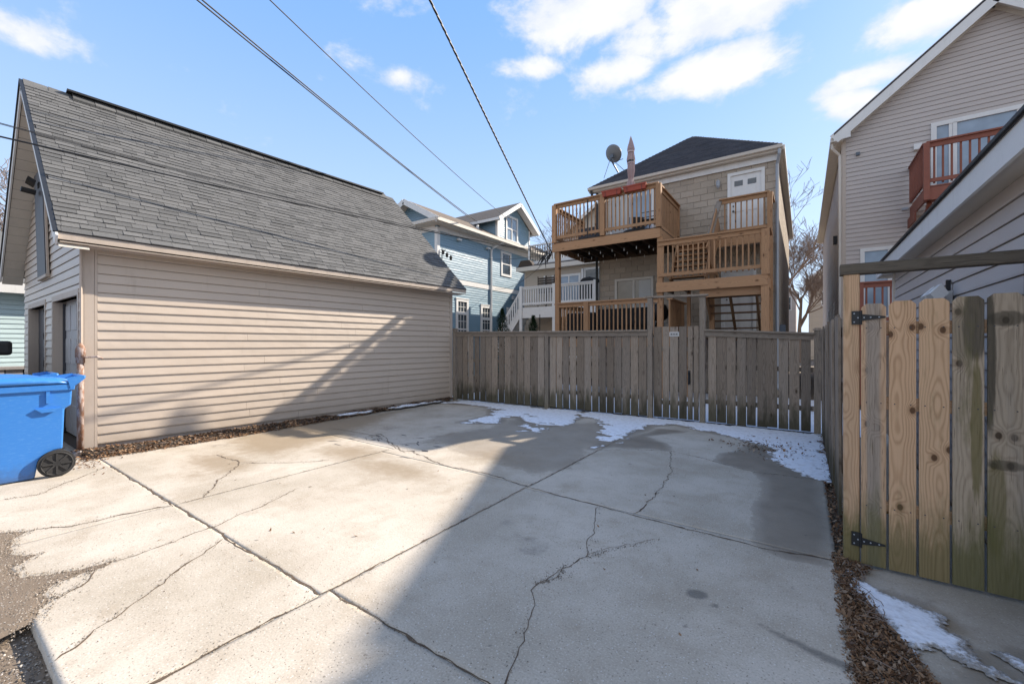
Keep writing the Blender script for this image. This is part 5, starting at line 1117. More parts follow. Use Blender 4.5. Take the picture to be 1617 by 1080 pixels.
# ================================================================ SATELLITE DISH
sdh = thing('satellite_dish', (-5.89, 15.3, 8.0), 'grey satellite dish on struts at the left of the block house roof', 'dish')
dc = Vector((-5.85, 14.95, 8.62)); dn = Vector((.35, .75, .55)).normalized(); du = dn.cross(Vector((0, 0, 1))).normalized(); dv_ = du.cross(dn)
m_ = MB(); rings = 6; seg = 26
m_.v.append(tuple(dc-dn*.0))
for i in range(1, rings+1):
    r_ = i/rings
    for k in range(seg): a = 2*math.pi*k/seg; m_.v.append(tuple(dc+du*(.37*r_*math.cos(a))+dv_*(.33*r_*math.sin(a))+dn*(.07*r_*r_)))
for k in range(seg): m_.f.append((0, 1+k, 1+(k+1) % seg))
for i in range(rings-1):
    for k in range(seg): a = 1+i*seg+k; b = 1+i*seg+(k+1) % seg; m_.f.append((a, a+seg, b+seg, b))
o = m_.build('reflector', M['dish'], sdh, smooth=True); so_ = o.modifiers.new('solid', 'SOLIDIFY'); so_.thickness = .012
foot = [(-5.85, 15.25, 7.95)]
m_ = MB(); m_.tube([dc-dn*.02, dc-dn*.12-Vector((0, 0, .12)), (-5.72, 15.2, 8.0)], .028, 8); m_.build('mast', M['meter'], sdh)
for q in ((-6.1, 14.75, 7.72), (-5.3, 14.8, 7.8)): m_ = MB(); m_.tube([dc-dn*.1-Vector((0, 0, .1)), q], .011, 5); m_.build('strut', M['meter'], sdh)
m_ = MB(); m_.tube([dc-dv_*.28+dn*.05, dc-dv_*.34+dn*.42], .014, 5); m_.build('feed_arm', M['meter'], sdh)
m_ = MB(); m_.box(dc.x-.06, dc.x+.06, dc.y-.1, dc.y-.02, dc.z-.16, dc.z-.04); m_.build('bracket', M['meter'], sdh)

# ================================================================ TIMBER DECKS
td = thing('timber_deck', (-3.8, 13.2, 0), 'three level brown timber deck and stairs on the block house', 'deck')
DW = M['deckw']; YD = 12.1
xl, xr = -6.72, -3.36          # upper deck
stick('post', DW, td, (xl+.08, YD+.08, 0), (xl+.08, YD+.08, 4.6), .15, .14); stick('post', DW, td, (xr+.02, YD+.09, 0), (xr+.02, YD+.09, 4.58), .15, .14)
stick('beam', DW, td, (xl-.08, YD, 4.70), (xr+.03, YD, 4.70), .27, .045)
stick('side_beam', DW, td, (xr+.005, YD+.03, 4.72), (xr+.005, YB-.05, 4.72), .24, .045, (1, 0, 0)); stick('side_beam', DW, td, (xl-.03, YD+.03, 4.72), (xl-.03, YB-.05, 4.72), .24, .045, (1, 0, 0))
for k in range(8): x = xl+.35+k*.41; stick('joist', M['deckshade'], td, (x, YD+.03, 4.72), (x, YB-.05, 4.72), .2, .045, (1, 0, 0))
stick('ledger', M['deckshade'], td, (xl, YB-.04, 4.70), (xr, YB-.04, 4.70), .26, .04)
for k in range(16): y = YD+.02+k*.145; stick('deck_board', M['deckshade'], td, (xl-.04, y+.06, 4.855), (xr+.03, y+.06, 4.855), .03, .137)
railing(td, DW, (xl, YD, 4.86), (xr, YD, 4.86), 1.25, .128, .036, (.15, .038), .12, mid=(.0, .50, 1.0), postw=.14)
railing(td, DW, (xr, YD+.06, 4.86), (xr, YB-.08, 4.86), 1.18, .105, .06, (.15, .038), .02, mid=(1.0,), postw=.09)
railing(td, DW, (xl, YD+.06, 4.86), (xl, YB-.08, 4.86), 1.18, .128, .036, (.15, .038), .12, mid=(1.0,), postw=.09)
# mid landing
ml, mr = -3.4, -.74; ZL = 3.27
stick('beam', DW, td, (ml-.02, YD-.02, ZL-.13), (mr+.02, YD-.02, ZL-.13), .27, .045)
stick('beam', DW, td, (-2.25, YD+.1, ZL-.36), (mr-.1, YD+.1, ZL-.36), .22, .045)
stick('side_beam', DW, td, (mr+.0, YD+.02, ZL-.13), (mr+.0, YB-.05, ZL-.13), .25, .045, (1, 0, 0))
for k in range(6): y = YD+.05+k*.145; stick('deck_board', M['deckshade'], td, (ml, y+.04, ZL-.012), (mr, y+.04, ZL-.012), .03, .137)
for k in range(6): x = ml+.2+k*.45; stick('joist', M['deckshade'], td, (x, YD+.02, ZL-.13), (x, YD+.95, ZL-.13), .2, .045, (1, 0, 0))
railing(td, DW, (ml+.02, YD, ZL), (mr, YD, ZL), 1.17, .128, .036, (.15, .038), .17)
railing(td, DW, (mr, YD+.05, ZL), (mr, YD+.95, ZL), 1.17, .128, .036, (.15, .038), .12)
stick('post', DW, td, (mr-.04, YD+.05, 0), (mr-.04, YD+.05, ZL-.27), .17, .15); stick('post', DW, td, (mr-.03, YD-.0, ZL+.0), (mr-.03, YD-.0, ZL+1.14), .17, .12)
stick('post', DW, td, (-2.25, YD+.12, 0), (-2.25, YD+.12, ZL-.27), .10, .10); stick('post', DW, td, (-2.75, YD+.9, 0), (-2.75, YD+.9, ZL-.02), .09, .09)
stick('post', DW, td, (-2.17, YD+1.15, 1.7), (-2.17, YD+1.15, 4.6), .12, .12)
stick('brace', DW, td, (-2.0, YD+1.1, 3.35), (-2.25, YD+1.1, 4.5), .09, .05)
# upper landing at the door and the flight to it
ul, ur, uy, UZ = -1.98, -.74, 13.25, 4.58
stick('beam', DW, td, (-3.15, uy, UZ-.14), (ur, uy, UZ-.14), .24, .045); stick('side_beam', DW, td, (ur, uy+.03, UZ-.14), (ur, YB-.05, UZ-.14), .24, .045, (1, 0, 0))
for k in range(8): y = uy+.02+k*.142; stick('deck_board', M['deckshade'], td, (-3.15, y+.05, UZ-.012), (ur, y+.05, UZ-.012), .03, .135)
railing(td, DW, (ul, uy, UZ), (ur, uy, UZ), 1.08, .135, .034, (.14, .038), .12, mid=(1.0,), postw=.12)
railing(td, DW, (ur, uy+.05, UZ), (ur, YB-.08, UZ), 1.08, .135, .034, (.14, .038), .12)
stick('post', DW, td, (ur, uy, 0), (ur, uy, UZ), .14, .14)
stick('handrail', M['oldrail'], td, (ul, uy, UZ+1.06), (-2.08, YD+.2, ZL+1.1), .14, .04, (0, 0, 1))
stick('stair_panel', DW, td, (ul-.02, uy-.03, UZ+.5), (-2.1, YD+.3, ZL+.6), .9, .03, (1, 0, 0))
for sx in (-3.1, -2.18): stick('stringer', DW, td, (sx, YD+.25, ZL+.02), (sx, uy, UZ-.1), .26, .04, (1, 0, 0))
for k in range(7): t = (k+.5)/7; stick('tread', DW, td, (-3.08, YD+.3+(uy-YD-.3)*t, ZL+.06+(UZ-ZL-.08)*t), (-2.2, YD+.3+(uy-YD-.3)*t, ZL+.06+(UZ-ZL-.08)*t), .035, .26)
# lower flight, climbing towards the viewer
for sx in (-2.2, -1.62, -1.0): stick('stringer', DW if sx == -2.2 else M['stairw'], td, (sx, YD+.2, ZL-.15), (sx, 14.0, 1.7), .24 if sx == -2.2 else .16, .05, (1, 0, 0))
for k in range(7): t = (k+.6)/7.3; stick('tread', M['stairw'], td, (-2.18, YD+.25+(14-YD-.2)*t, ZL-.1-(ZL-1.75)*t), (-.9, YD+.25+(14-YD-.2)*t, ZL-.1-(ZL-1.75)*t), .035, .27)
# ground level deck
GZ = 1.72
stick('beam', DW, td, (xl-.02, YD, GZ-.13), (-3.0, YD, GZ-.13), .26, .045)
for k in range(16): y = YD+.03+k*.145; stick('deck_board', M['deckshade'], td, (xl, y+.05, GZ-.012), (-.7, y+.05, GZ-.012), .03, .137)
railing(td, DW, (xl+.15, YD, GZ), (xr-.02, YD, GZ), 1.14, .128, .036, (.15, .038), .1, mid=(.31,), postw=.15)
railing(td, DW, (xl, YD+.1, GZ), (xl, YB-.1, GZ), 1.14, .128, .036, (.15, .038), .1)
stick('rail_panel', DW, td, (-3.1, YD+.1, GZ+1.1), (-3.1, YB-.3, GZ+1.1), .04, .14, (1, 0, 0))
for k in range(12): stick('rail_board', DW, td, (-3.1, YD+.15+k*.15, GZ), (-3.1, YD+.15+k*.15, GZ+1.08), .14, .025, (1, 0, 0))
# things on the decks
um = thing('patio_umbrella', (-4.27, 12.4, 4.87), 'closed dull maroon and pink patio umbrella standing on the upper deck', 'umbrella')
m_ = MB(); m_.tube([(-4.27, 12.4, 4.87), (-4.27, 12.4, 7.78)], .022, 8); m_.build('pole', M['white'], um)
m_ = MB(); prof = [(6.2, .15), (6.3, .14), (6.5, .085), (6.75, .12), (6.95, .105), (7.1, .115), (7.3, .095), (7.42, .11), (7.52, .085), (7.64, .06), (7.74, .03), (7.8, .01)]
N_ = 20
for z, r_ in prof:
    for k in range(N_): a = 2*math.pi*k/N_; q = r_*(1 if k % 2 else .72)*random.uniform(.86, 1.12); m_.v.append((-4.27+q*math.cos(a), 12.4+q*math.sin(a), z+(.0 if k % 2 else .02)))
for i in range(len(prof)-1):
    for k in range(N_): a = i*N_+k; b = i*N_+(k+1) % N_; m_.f.append((a, b, b+N_, a+N_))
ob = m_.build('canopy', M['maroon'], um)
for z, r_ in ((6.22, .15), (6.98, .107), (7.32, .098)):
    m_ = MB(); m_.tube([(-4.27, 12.4, z), (-4.27, 12.4, z+.035)], [r_, r_*.97], 16); m_.build('stripe', M['pinkwhite'], ob)
m_ = MB(); m_.tube([(-4.27, 12.4, 7.02), (-4.27, 12.4, 7.07)], .112, 12); m_.build('tie', M['black'], ob)
m_ = MB(); m_.tube([(-4.27, 12.4, 4.87), (-4.27, 12.4, 4.94), (-4.27, 12.4, 5.0)], [.24, .22, .05], 16); m_.build('base', M['black'], um)
for i, (x0, x1, lab) in enumerate(((-5.02, -4.42, 'left terracotta window box hooked on the upper deck rail'), (-4.35, -3.68, 'right terracotta window box hooked on the upper deck rail'))):
    t = thing('flower_box', ((x0+x1)/2, YD-.02, 6.0), lab, 'planter', 'terracotta boxes on the deck rail')
    m_ = MB(); m_.prism([(x0+.03, YD-.13, 6.0), (x1-.03, YD-.13, 6.0), (x1, YD-.15, 6.15), (x0, YD-.15, 6.15)], (0, .24, 0)); m_.build('box', M['red'], t)
    m_ = MB(); m_.box(x0-.01, x1+.01, YD-.165, YD-.145, 6.13, 6.165); m_.build('lip', M['red'], t)
    m_ = MB(); m_.box(x0+.01, x1-.01, YD-.13, YD+.08, 6.12, 6.155); m_.build('potting_soil', M['soil'], t)
    for xx in (x0+.12, x1-.12): m_ = MB(); m_.tube([(xx, YD-.16, 6.12), (xx, YD-.16, 5.98), (xx, YD+.09, 5.98)], .006, 4); m_.build('hook', M['black'], t)
def chair(x, y, z, rz, lab):
    t = thing('patio_chair', (x, y, z), lab, 'chair', 'black metal patio chairs on the upper deck'); R = Matrix.Rotation(rz, 3, 'Z')
    P = lambda a, b, c: Vector((x, y, z))+R @ Vector((a, b, c))
    for s in (-1, 1):
        m_ = MB(); m_.tube([P(s*.25, -.28, 0), P(s*.26, -.25, .62), P(s*.26, .18, .66)], .014, 5); m_.build('arm', M['black'], t)
        m_ = MB(); m_.tube([P(s*.25, .3, 0), P(s*.25, .18, .42), P(s*.23, .32, 1.0)], .014, 5); m_.build('leg', M['black'], t)
    m_ = MB(); m_.prism([P(-.24, -.24, .4), P(.24, -.24, .4), P(.24, .2, .4), P(-.24, .2, .4)], (0, 0, .04)); m_.build('seat', M['cloth_black'], t)
    m_ = MB(); m_.prism([P(-.22, .2, .48), P(.22, .2, .48), P(.2, .33, 1.02), P(-.2, .33, 1.02)], (.01, .03, .0)); m_.build('backrest', M['cloth_black'], t)
chair(-3.85, 12.9, 4.87, -1.3, 'black patio chair behind the right end of the upper deck rail'); chair(-4.5, 13.9, 4.87, .6, 'black patio chair beside the sliding door on the upper deck'); 
t = thing('grill', (-5.95, 13.1, 4.87), 'dark covered box by the left rail of the upper deck', 'grill')
m_ = MB(); m_.prism([(-6.25, 12.9, 4.87), (-5.65, 12.9, 4.87), (-5.65, 13.4, 4.87), (-6.25, 13.4, 4.87)], (0, 0, .55)); m_.build('cover', M['charcoal'], t)
t = thing('grill', (-5.0, 13.3, GZ), 'long black covered furniture behind the ground deck rail', 'furniture cover')
m_ = MB(); m_.box(-6.5, -5.45, 12.5, 13.1, GZ, GZ+.85); o = m_.build('cover', M['cloth_black'], t); b = o.modifiers.new('bevel', 'BEVEL'); b.width = .06; b.segments = 2
t = thing('sofa', (-4.3, 12.9, GZ), 'black cushioned outdoor sofa behind the ground deck balusters', 'sofa')
m_ = MB(); m_.box(-5.35, -3.7, 12.5, 13.2, GZ+.05, GZ+.5); m_.build('seat', M['cloth_black'], t)
m_ = MB(); m_.box(-5.35, -3.7, 12.45, 12.6, GZ+.4, GZ+.92); m_.build('backrest', M['cloth_black'], t)
t = thing('barbecue', (-3.45, 12.9, GZ), 'black kettle barbecue behind the right end of the ground deck rail', 'barbecue')
m_ = MB(); m_.tube([(-3.55, 12.8, GZ+.5), (-3.55, 12.8, GZ+.6), (-3.55, 12.8, GZ+.78), (-3.55, 12.8, GZ+.98), (-3.55, 12.8, GZ+1.06)], [.1, .25, .3, .2, .03], 14); m_.build('kettle', M['black'], t, smooth=True)
for a in (0, 2.1, 4.2): m_ = MB(); m_.tube([(-3.55+.12*math.cos(a), 12.8+.12*math.sin(a), GZ+.55), (-3.55+.28*math.cos(a), 12.8+.28*math.sin(a), GZ)], .012, 5); m_.build('leg', M['ductgrey'], t)
# string lights under the upper deck
slg = thing('string_lights', (-5, 13, 4.5), 'string of small clear bulbs hung under the upper deck', 'string lights')
rg = random.Random(12)
for (x0, y0, x1, y1, n_) in ((-6.5, 12.35, -3.5, 12.5, 8), (-6.4, 13.1, -3.5, 13.0, 7), (-6.4, 13.9, -3.5, 13.8, 6)):
    pts = []
    for i in range(n_*3+1):
        t = i/(n_*3); pts.append((x0+(x1-x0)*t, y0+(y1-y0)*t, 4.54-.05*abs(math.sin(t*math.pi*n_/2))))
    m_ = MB(); m_.tube(pts, .006, 3); w_ = m_.build('wire', M['black'], slg)
    for i in range(n_):
        q = pts[i*3+1]; m_ = MB(); m_.tube([(q[0], q[1], q[2]-.02), (q[0], q[1], q[2]-.05), (q[0], q[1], q[2]-.085), (q[0], q[1], q[2]-.11)], [.006, .012, .012, .005], 6); m_.build('bulb', M['bulb'], w_, smooth=True)
m_ = MB(); m_.tube([(-5.95+.0, YD-.06, 6.3), (-5.95, YD-.06, 4.6)], .012, 4)
m_ = MB(); m_.tube([(-5.53, YD-.05, 6.05), (-5.53, YD-.05, 4.84)], .016, 5); o = m_.build('drain_pipe', M['black']); tag(o, 'thin black pipe clipped down the front of the upper deck rail', 'pipe')

# ================================================================ BLUE HOUSE
bl = thing('house', (-15.3, 17, 0), 'blue clapboard house with white trim and a gabled dormer beyond the left garage', 'house')
BX, BY0, BY1, BZ = -13.0, 13.0, 24.0, 6.72
m_ = MB(); m_.box(-18.6, BX-.012, BY0+.012, BY1, 0, BZ+.1); m_.build('wall', M['blue_siding'], bl)
FB = Frame((BX, BY0, 0), (0, 1, 0), (1, 0, 0)); FA = Frame((-18.6, BY0, 0), (1, 0, 0), (0, -1, 0)); AW = 5.6
wins = [(1.17, 2.02, 1.2, 3.62), (2.95, 3.8, 1.2, 3.45), (5.15, 5.95, 2.35, 3.5), (4.62, 5.55, 5.12, 6.42)]
siding(FB, bl, M['blue_siding'], lambda z: (.12, 11), .5, BZ-.22, .112, holes=[(a-.02, b+.02, c, d) for a, b, c, d in wins]+[(0, 12, 4.28, 4.5)], lap=.014, separate=False, name='side_siding')
siding(FA, bl, M['blue_siding'], lambda z: (0, AW-.12), .5, BZ-.22, .112, lap=.014, separate=False, name='front_siding')
siding(Frame((-18.6, BY0-.02, 0), (1, 0, 0), (0, -1, 0)), bl, M['blue_siding'], lambda z: (1.95+(z-6.9)/.56, AW-.1-(z-6.9)/.56), 6.9, 7.85, .112, lap=.014, separate=False, name='gable_siding')
m_ = MB(); m_.prism([(-16.8, BY0, BZ), (BX-.05, BY0, BZ), (-14.65, BY0, BZ+1.12)], (0, 10, 0)); m_.build('gable_wall', M['blue_siding'], bl)
for a, b, c, d in wins[:2]:
    w = window(FB, bl, a, b, c, d, fw=.12, depth=.045, glass='glass')
    m_ = MB(); FB.box(m_, a+.12, b-.12, d-.72, d-.58, 0, .045); m_.build('transom_bar', M['white'], w)
    m_ = MB(); FB.box(m_, a+.12, b-.12, c+1.0, c+1.06, 0, .03); m_.build('meeting_rail', M['white'], w)
    for t in (1/3, 2/3): m_ = MB(); x = a+.12+(b-a-.24)*t; FB.box(m_, x-.01, x+.01, c+.12, d-.12, .006, .018); m_.build('muntin', M['white'], w)
    for zz in (d-.36, c+.55, c+1.4): m_ = MB(); FB.box(m_, a+.12, b-.12, zz-.01, zz+.01, .006, .017); m_.build('muntin', M['white'], w)
    m_ = MB(); FB.box(m_, a-.03, b+.03, d, d+.05, 0, .06); m_.build('head_trim', M['white'], w)
window(FB, bl, *wins[2], v=(1/3, 2/3), h=(.5,), fw=.13, depth=.045, mw=.02)
w = window(FB, bl, *wins[3], h=(.5,), fw=.12, depth=.045, mw=.05)
m_ = MB(); FB.box(m_, -.002, .14, .1, BZ-.1, 0, .03); m_.build('corner_board', M['white'], bl)
m_ = MB(); FA.box(m_, AW-.14, AW+.028, .1, BZ-.1, 0, .03); m_.build('corner_board', M['white'], bl)
m_ = MB(); FB.box(m_, .14, 11, BZ-.25, BZ-.02, 0, .032); m_.build('frieze', M['white'], bl)
m_ = MB(); FA.box(m_, 0, AW-.14, BZ-.25, BZ-.02, 0, .032); m_.build('frieze', M['white'], bl)
m_ = MB(); FB.box(m_, .14, 11, 4.28, 4.5, 0, .03); m_.build('belt_trim', M['white'], bl)
m_ = MB(); m_.tube([(BX+.45, 17.2, BZ-.02), (BX+.2, 17.0, BZ-.2), (BX+.06, 16.75, BZ-.4), (BX+.06, 16.75, .3)], .05, 6); m_.build('downspout', M['white'], bl)
m_ = MB(); m_.box(BX, BX+.45, BY0-.45, BY1, BZ-.03, BZ); m_.build('soffit', M['whitish'], bl)
m_ = MB(); m_.box(-18.6, BX, BY0-.45, BY0, BZ-.03, BZ); m_.build('soffit', M['whitish'], bl)
m_ = MB(); m_.box(BX+.43, BX+.54, BY0-.5, BY1, BZ, BZ+.14); m_.build('gutter', M['whitish'], bl)
m_ = MB(); m_.box(-18.6, BX+.428, BY0-.54, BY0-.43, BZ, BZ+.14); m_.build('gutter', M['whitish'], bl)
RXc, RZ = -14.65, 7.95; e0 = BX+.48
for s, ex in ((1, e0), (-1, 2*RXc-e0)):
    m_ = MB(); m_.prism([(ex, BY0-.45, BZ+.14), (ex, BY1, BZ+.14), (RXc, BY1, RZ+.06), (RXc, BY0-.45, RZ+.06)], (0, 0, -.06)); m_.build('roof', M['shingle_brown'], bl)
    m_ = MB(); m_.beam((ex, BY0-.47, BZ+.04), (RXc, BY0-.47, RZ-.05), .03, .24, (0, 0, 1)); m_.build('rake_board', M['white'], bl)
    m_ = MB(); m_.prism([(ex, BY0-.44, BZ+.02), (RXc, BY0-.44, RZ-.09), (RXc, BY0, RZ-.09), (ex, BY0, BZ+.02)], (0, 0, -.02)); m_.build('rake_soffit', M['whitish'], bl)
m_ = MB(); m_.prism([(-18.4, BY0-.44, BZ+.142), (BX+.2, BY0-.44, BZ+.142), (BX-.2, BY0-.03, BZ+.30), (-18.2, BY0-.03, BZ+.30)], (0, .03, .0)); m_.build('pent_roof', M['shingle_dark'], bl)
m_ = MB(); m_.box(BX-.4, BX-.3, BY0+3.1, BY0+3.2, BZ+.4, BZ+.75); m_.build('vent_pipe', M['white'], bl)
# dormer, its gable facing the side yard
dx, dy0, dy1, dz, dap = BX-.02, 17.35, 20.45, 8.05, 9.12; dm = (dy0+dy1)/2
m_ = MB(); m_.prism([(dx-.012, dy0, BZ-.3), (dx-.012, dy1, BZ-.3), (dx-.012, dy1, dz), (dx-.012, dm, dap-.05), (dx-.012, dy0, dz)], (-3.2, 0, 0)); dmr = m_.build('dormer', M['blue_siding'], bl)
FD = Frame((dx, dy0, 0), (0, 1, 0), (1, 0, 0)); dw_ = (.72, 1.85, 7.05, 8.45)
siding(FD, dmr, M['blue_siding'], lambda z: (.1+max(0, (z-dz)/.72), 3.0-max(0, (z-dz)/.72)), BZ+.15, 9.0, .112, holes=(dw_,), lap=.014, separate=False, name='dormer_siding')
FC = Frame((dx-3.0, dy0, 0), (1, 0, 0), (0, -1, 0)); siding(FC, dmr, M['blue_siding'], lambda z: (.0, 2.9), BZ+.1, dz, .112, lap=.014, separate=False, name='cheek_siding')
m_ = MB(); FD.box(m_, -.015, .1, BZ+.12, dz, 0, .03); m_.build('corner_board', M['white'], dmr)
m_ = MB(); FD.box(m_, 3.0, 3.1, BZ+.12, dz, 0, .03); m_.build('corner_board', M['white'], dmr)
m_ = MB(); FC.box(m_, 2.9, 2.998, BZ+.3, dz, 0, .03); m_.build('corner_board', M['white'], dmr)
w = window(FD, bl, *dw_, v=(.5,), h=(.5,), fw=.11, depth=.05, mw=.06, glass='glass_blue')
for s, yy in ((1, dy1+.4), (-1, dy0-.4)):
    m_ = MB(); m_.prism([(dx+.42, yy, dz-.05), (dx+.42, dm, dap+.10), (dx-4.4, dm, dap+.10), (dx-4.4, yy, dz-.05)], (0, 0, -.05)); m_.build('dormer_roof', M['shingle_brown'], bl)
    m_ = MB(); m_.beam((dx+.44, yy, dz-.16), (dx+.44, dm, dap-.02), .03, .2, (0, 0, 1)); m_.build('rake_board', M['white'], bl)
    m_ = MB(); m_.beam((dx+.43, yy, dz-.14), (dx-4.2, yy, dz-.14), .03, .14, (0, 0, 1)); m_.build('eave_board', M['white'], bl)
    m_ = MB(); m_.prism([(dx+.42, yy, dz-.14), (dx+.42, dm, dap-.0), (dx, dm, dap-.0), (dx, yy, dz-.14)], (0, 0, -.015)); m_.build('rake_soffit', M['white'], bl)
for y, z in ((14.2, 6.35), (16.35, 6.35)): m_ = MB(); m_.box(BX+.03, BX+.16, y, y+.22, z-.08, z); m_.build('camera_box', M['white'], bl)
m_ = MB(); m_.tube([(BX+.04, 13.25, 5.6), (BX+.25, 13.25, 5.62)], .02, 5); m_.tube([(BX+.08, 13.2, 5.7), (BX+.08, 13.2, 4.2)], .02, 5); m_.build('service_mast', M['cable'], bl, 'stuff')
for k in range(3): m_ = MB(); q = (BX+.2+.02*k, 13.15+.22*k, 5.62-.09*k); m_.tube([q, (q[0], q[1], q[2]-.05), (q[0], q[1], q[2]-.2)], [.03, .07, .05], 7); m_.build('insulator', M['cable'], bl)
m_ = MB(); m_.box(BX, BX+.14, 18.6, 18.8, 3.95, 4.15); m_.build('vent_hood', M['ductgrey'], bl)

# ================================================================ TAN HOUSE WITH WHITE BALCONY
th_ = thing('house', (-9.5, 20, 0), 'tan sided house with white trimmed roof deck between the blue and block houses', 'house')
TY = 17.4; tx0, tx1 = -11.36, -6.6
m_ = MB(); m_.box(tx0+.01, tx1, TY+.012, TY+9, 0, 5.15); m_.build('wall', M['th_siding'], th_)
FT = Frame((tx0, TY, 0), (1, 0, 0), (0, -1, 0)); TD = [(1.55, 3.05, 3.15, 4.78), (3.2, 4.6, 3.4, 4.98), (2.3, 4.0, .9, 2.1)]
siding(FT, th_, M['th_siding'], lambda z: (.1, 4.7), .3, 5.0, .12, holes=TD, lap=.014, separate=False, name='front_siding')
m_ = MB(); FT.box(m_, 0, .1, .1, 5.0, 0, .03); m_.build('corner_board', M['tan_trim'], th_)
window(FT, th_, *TD[0], v=(.28, .62), fw=.10, glass='glass_blue', mw=.06, name='patio_door'); window(FT, th_, *TD[1], h=(.5,), fw=.1); window(FT, th_, *TD[2], v=(.5,), fw=.1)
m_ = MB(); m_.box(tx0-.3, tx1, TY-.32, TY-.3, 5.1, 5.3); m_.build('fascia', M['whitish'], th_)
m_ = MB(); m_.box(tx0-.3, tx1, TY-.298, TY+9, 5.12, 5.14); m_.build('soffit', M['whitish'], th_)
m_ = MB(); m_.box(tx0-.3, tx1, TY-.3, TY+9, 5.24, 5.34); m_.build('roof', M['shingle_dark'], th_)
m_ = MB(); m_.box(tx0-.1, tx1, TY-.1, TY+7, 5.345, 5.42); m_.build('roof_snow', M['snow'], th_)
for x, z0, z1 in ((1.15, 4.35, 4.8), (3.12, 4.4, 4.95)): m_ = MB(); FT.box(m_, x, x+.09, z0, z1, .01, .1); m_.build('wall_lamp', M['white'], th_)
wd = thing('deck_railing', (-9, 18, 5.42), 'white rooftop deck railing with dark balusters on the tan house', 'railing')
RA, RB = Vector((-11.3, TY+.35, 5.5)), Vector((-6.6, TY+.35, 5.5))
stick('handrail', M['white'], wd, RA+Vector((0, 0, .95)), RB+Vector((0, 0, .95)), .06, .1); stick('bottom_rail', M['white'], wd, RA+Vector((0, 0, .06)), RB+Vector((0, 0, .06)), .2, .04)
m_ = MB(); m_.box(RA.x, RB.x, TY+1.9, TY+1.94, 5.5, 6.35); m_.build('screen', M['white'], wd)
for k in range(34): x = RA.x+(RB.x-RA.x)*(k+.5)/34; stick('baluster', M['black'], wd, (x, RA.y, 5.6), (x, RA.y, 6.44), .03, .03)
for x in (RA.x, -9, RB.x): stick('post', M['white'], wd, (x, RA.y, 5.42), (x, RA.y, 6.5), .1, .1)
m_ = MB(); m_.prism([(-11.55, TY-.3, 5.35), (-10.7, TY-.3, 5.35), (-10.9, TY-.3, 5.62), (-11.4, TY-.3, 5.62)], (0, .3, 0)); ob = m_.build('box', M['wicker']); tag(ob, 'brown wooden box at the edge of the tan house roof deck', 'box')
wb = thing('balcony', (-9.2, 16.7, 0), 'white painted balcony with stairs down to the left on the tan house', 'balcony')
WY = 16.0; wx0, wx1 = -10.62, -6.98; WZ = 3.2
for k in range(4): m_ = MB(); m_.box(wx0, wx1, WY-.02+.003*k, WY+.02, 2.72+k*.12, 2.72+k*.12+.117); m_.build('skirt_board', M['white'], wb)
m_ = MB(); m_.box(wx0, wx1, WY+.03, TY-.02, WZ-.04, WZ); m_.build('platform', M['whitish'], wb)
railing(wb, M['white'], (wx0, WY, WZ+.06), (wx1, WY, WZ+.06), .86, .125, .05, (.12, .04), .06, face=.08)
for x in (wx0, -8.9, wx1): stick('post', M['white'], wb, (x, WY-.01, 0), (x, WY-.01, WZ+.98), .13, .13)
stick('side_panel', M['white'], wb, (wx1+.03, WY+.05, WZ+.45), (wx1+.03, TY-.1, WZ+.45), .85, .04, (1, 0, 0))
sA, sB = Vector((wx0-.05, WY+.1, WZ)), Vector((-12.15, WY+.1, 1.15))
railing(wb, M['white'], sA, sB, .86, .12, .05, (.1, .05), .1, face=.08)
stick('stringer', M['white'], wb, sA+Vector((0, 0, -.1)), sB+Vector((0, 0, -.1)), .26, .05, (0, 1, 0))
for k in range(9): t = (k+.5)/9; q = sA.lerp(sB, t); stick('tread', M['white'], wb, (q.x, q.y+.02, q.z-.05), (q.x, q.y+.95, q.z-.05), .04, .26, (0, 0, 1))
stick('post', M['white'], wb, (-12.2, WY+.1, 0), (-12.2, WY+.1, 2.0), .12, .12)
gb = thing('grill', (-7.35, 16.6, WZ), 'barbecue grill under a black cover on the white balcony', 'grill')
m_ = MB(); m_.prism([(-7.95, 16.35, WZ), (-7.95, 16.35, WZ+.95), (-7.75, 16.35, WZ+1.16), (-7.45, 16.35, WZ+1.2), (-7.15, 16.35, WZ+1.12), (-7.05, 16.35, WZ+.95), (-7.05, 16.35, WZ)], (0, .5, 0)); o = m_.build('cover', M['cloth_black'], gb); b = o.modifiers.new('bevel', 'BEVEL'); b.width = .05; b.segments = 2
for i, (x, lab) in enumerate(((-10.42, 'left dark wicker privacy screen on the white balcony'), (-9.95, 'right dark wicker privacy screen on the white balcony'))):
    m_ = MB()
    for k in range(7): m_.box(x, x+.44, 17.1, 17.12, WZ+.75+k*.11, WZ+.75+k*.11+.075)
    for k in range(2): m_.box(x+.42*k, x+.42*k+.02, 17.09, 17.13, WZ, WZ+1.56)
    o = m_.build('privacy_screen', M['wicker'], None); tag(o, lab, 'screen', 'wicker screens on the white balcony')

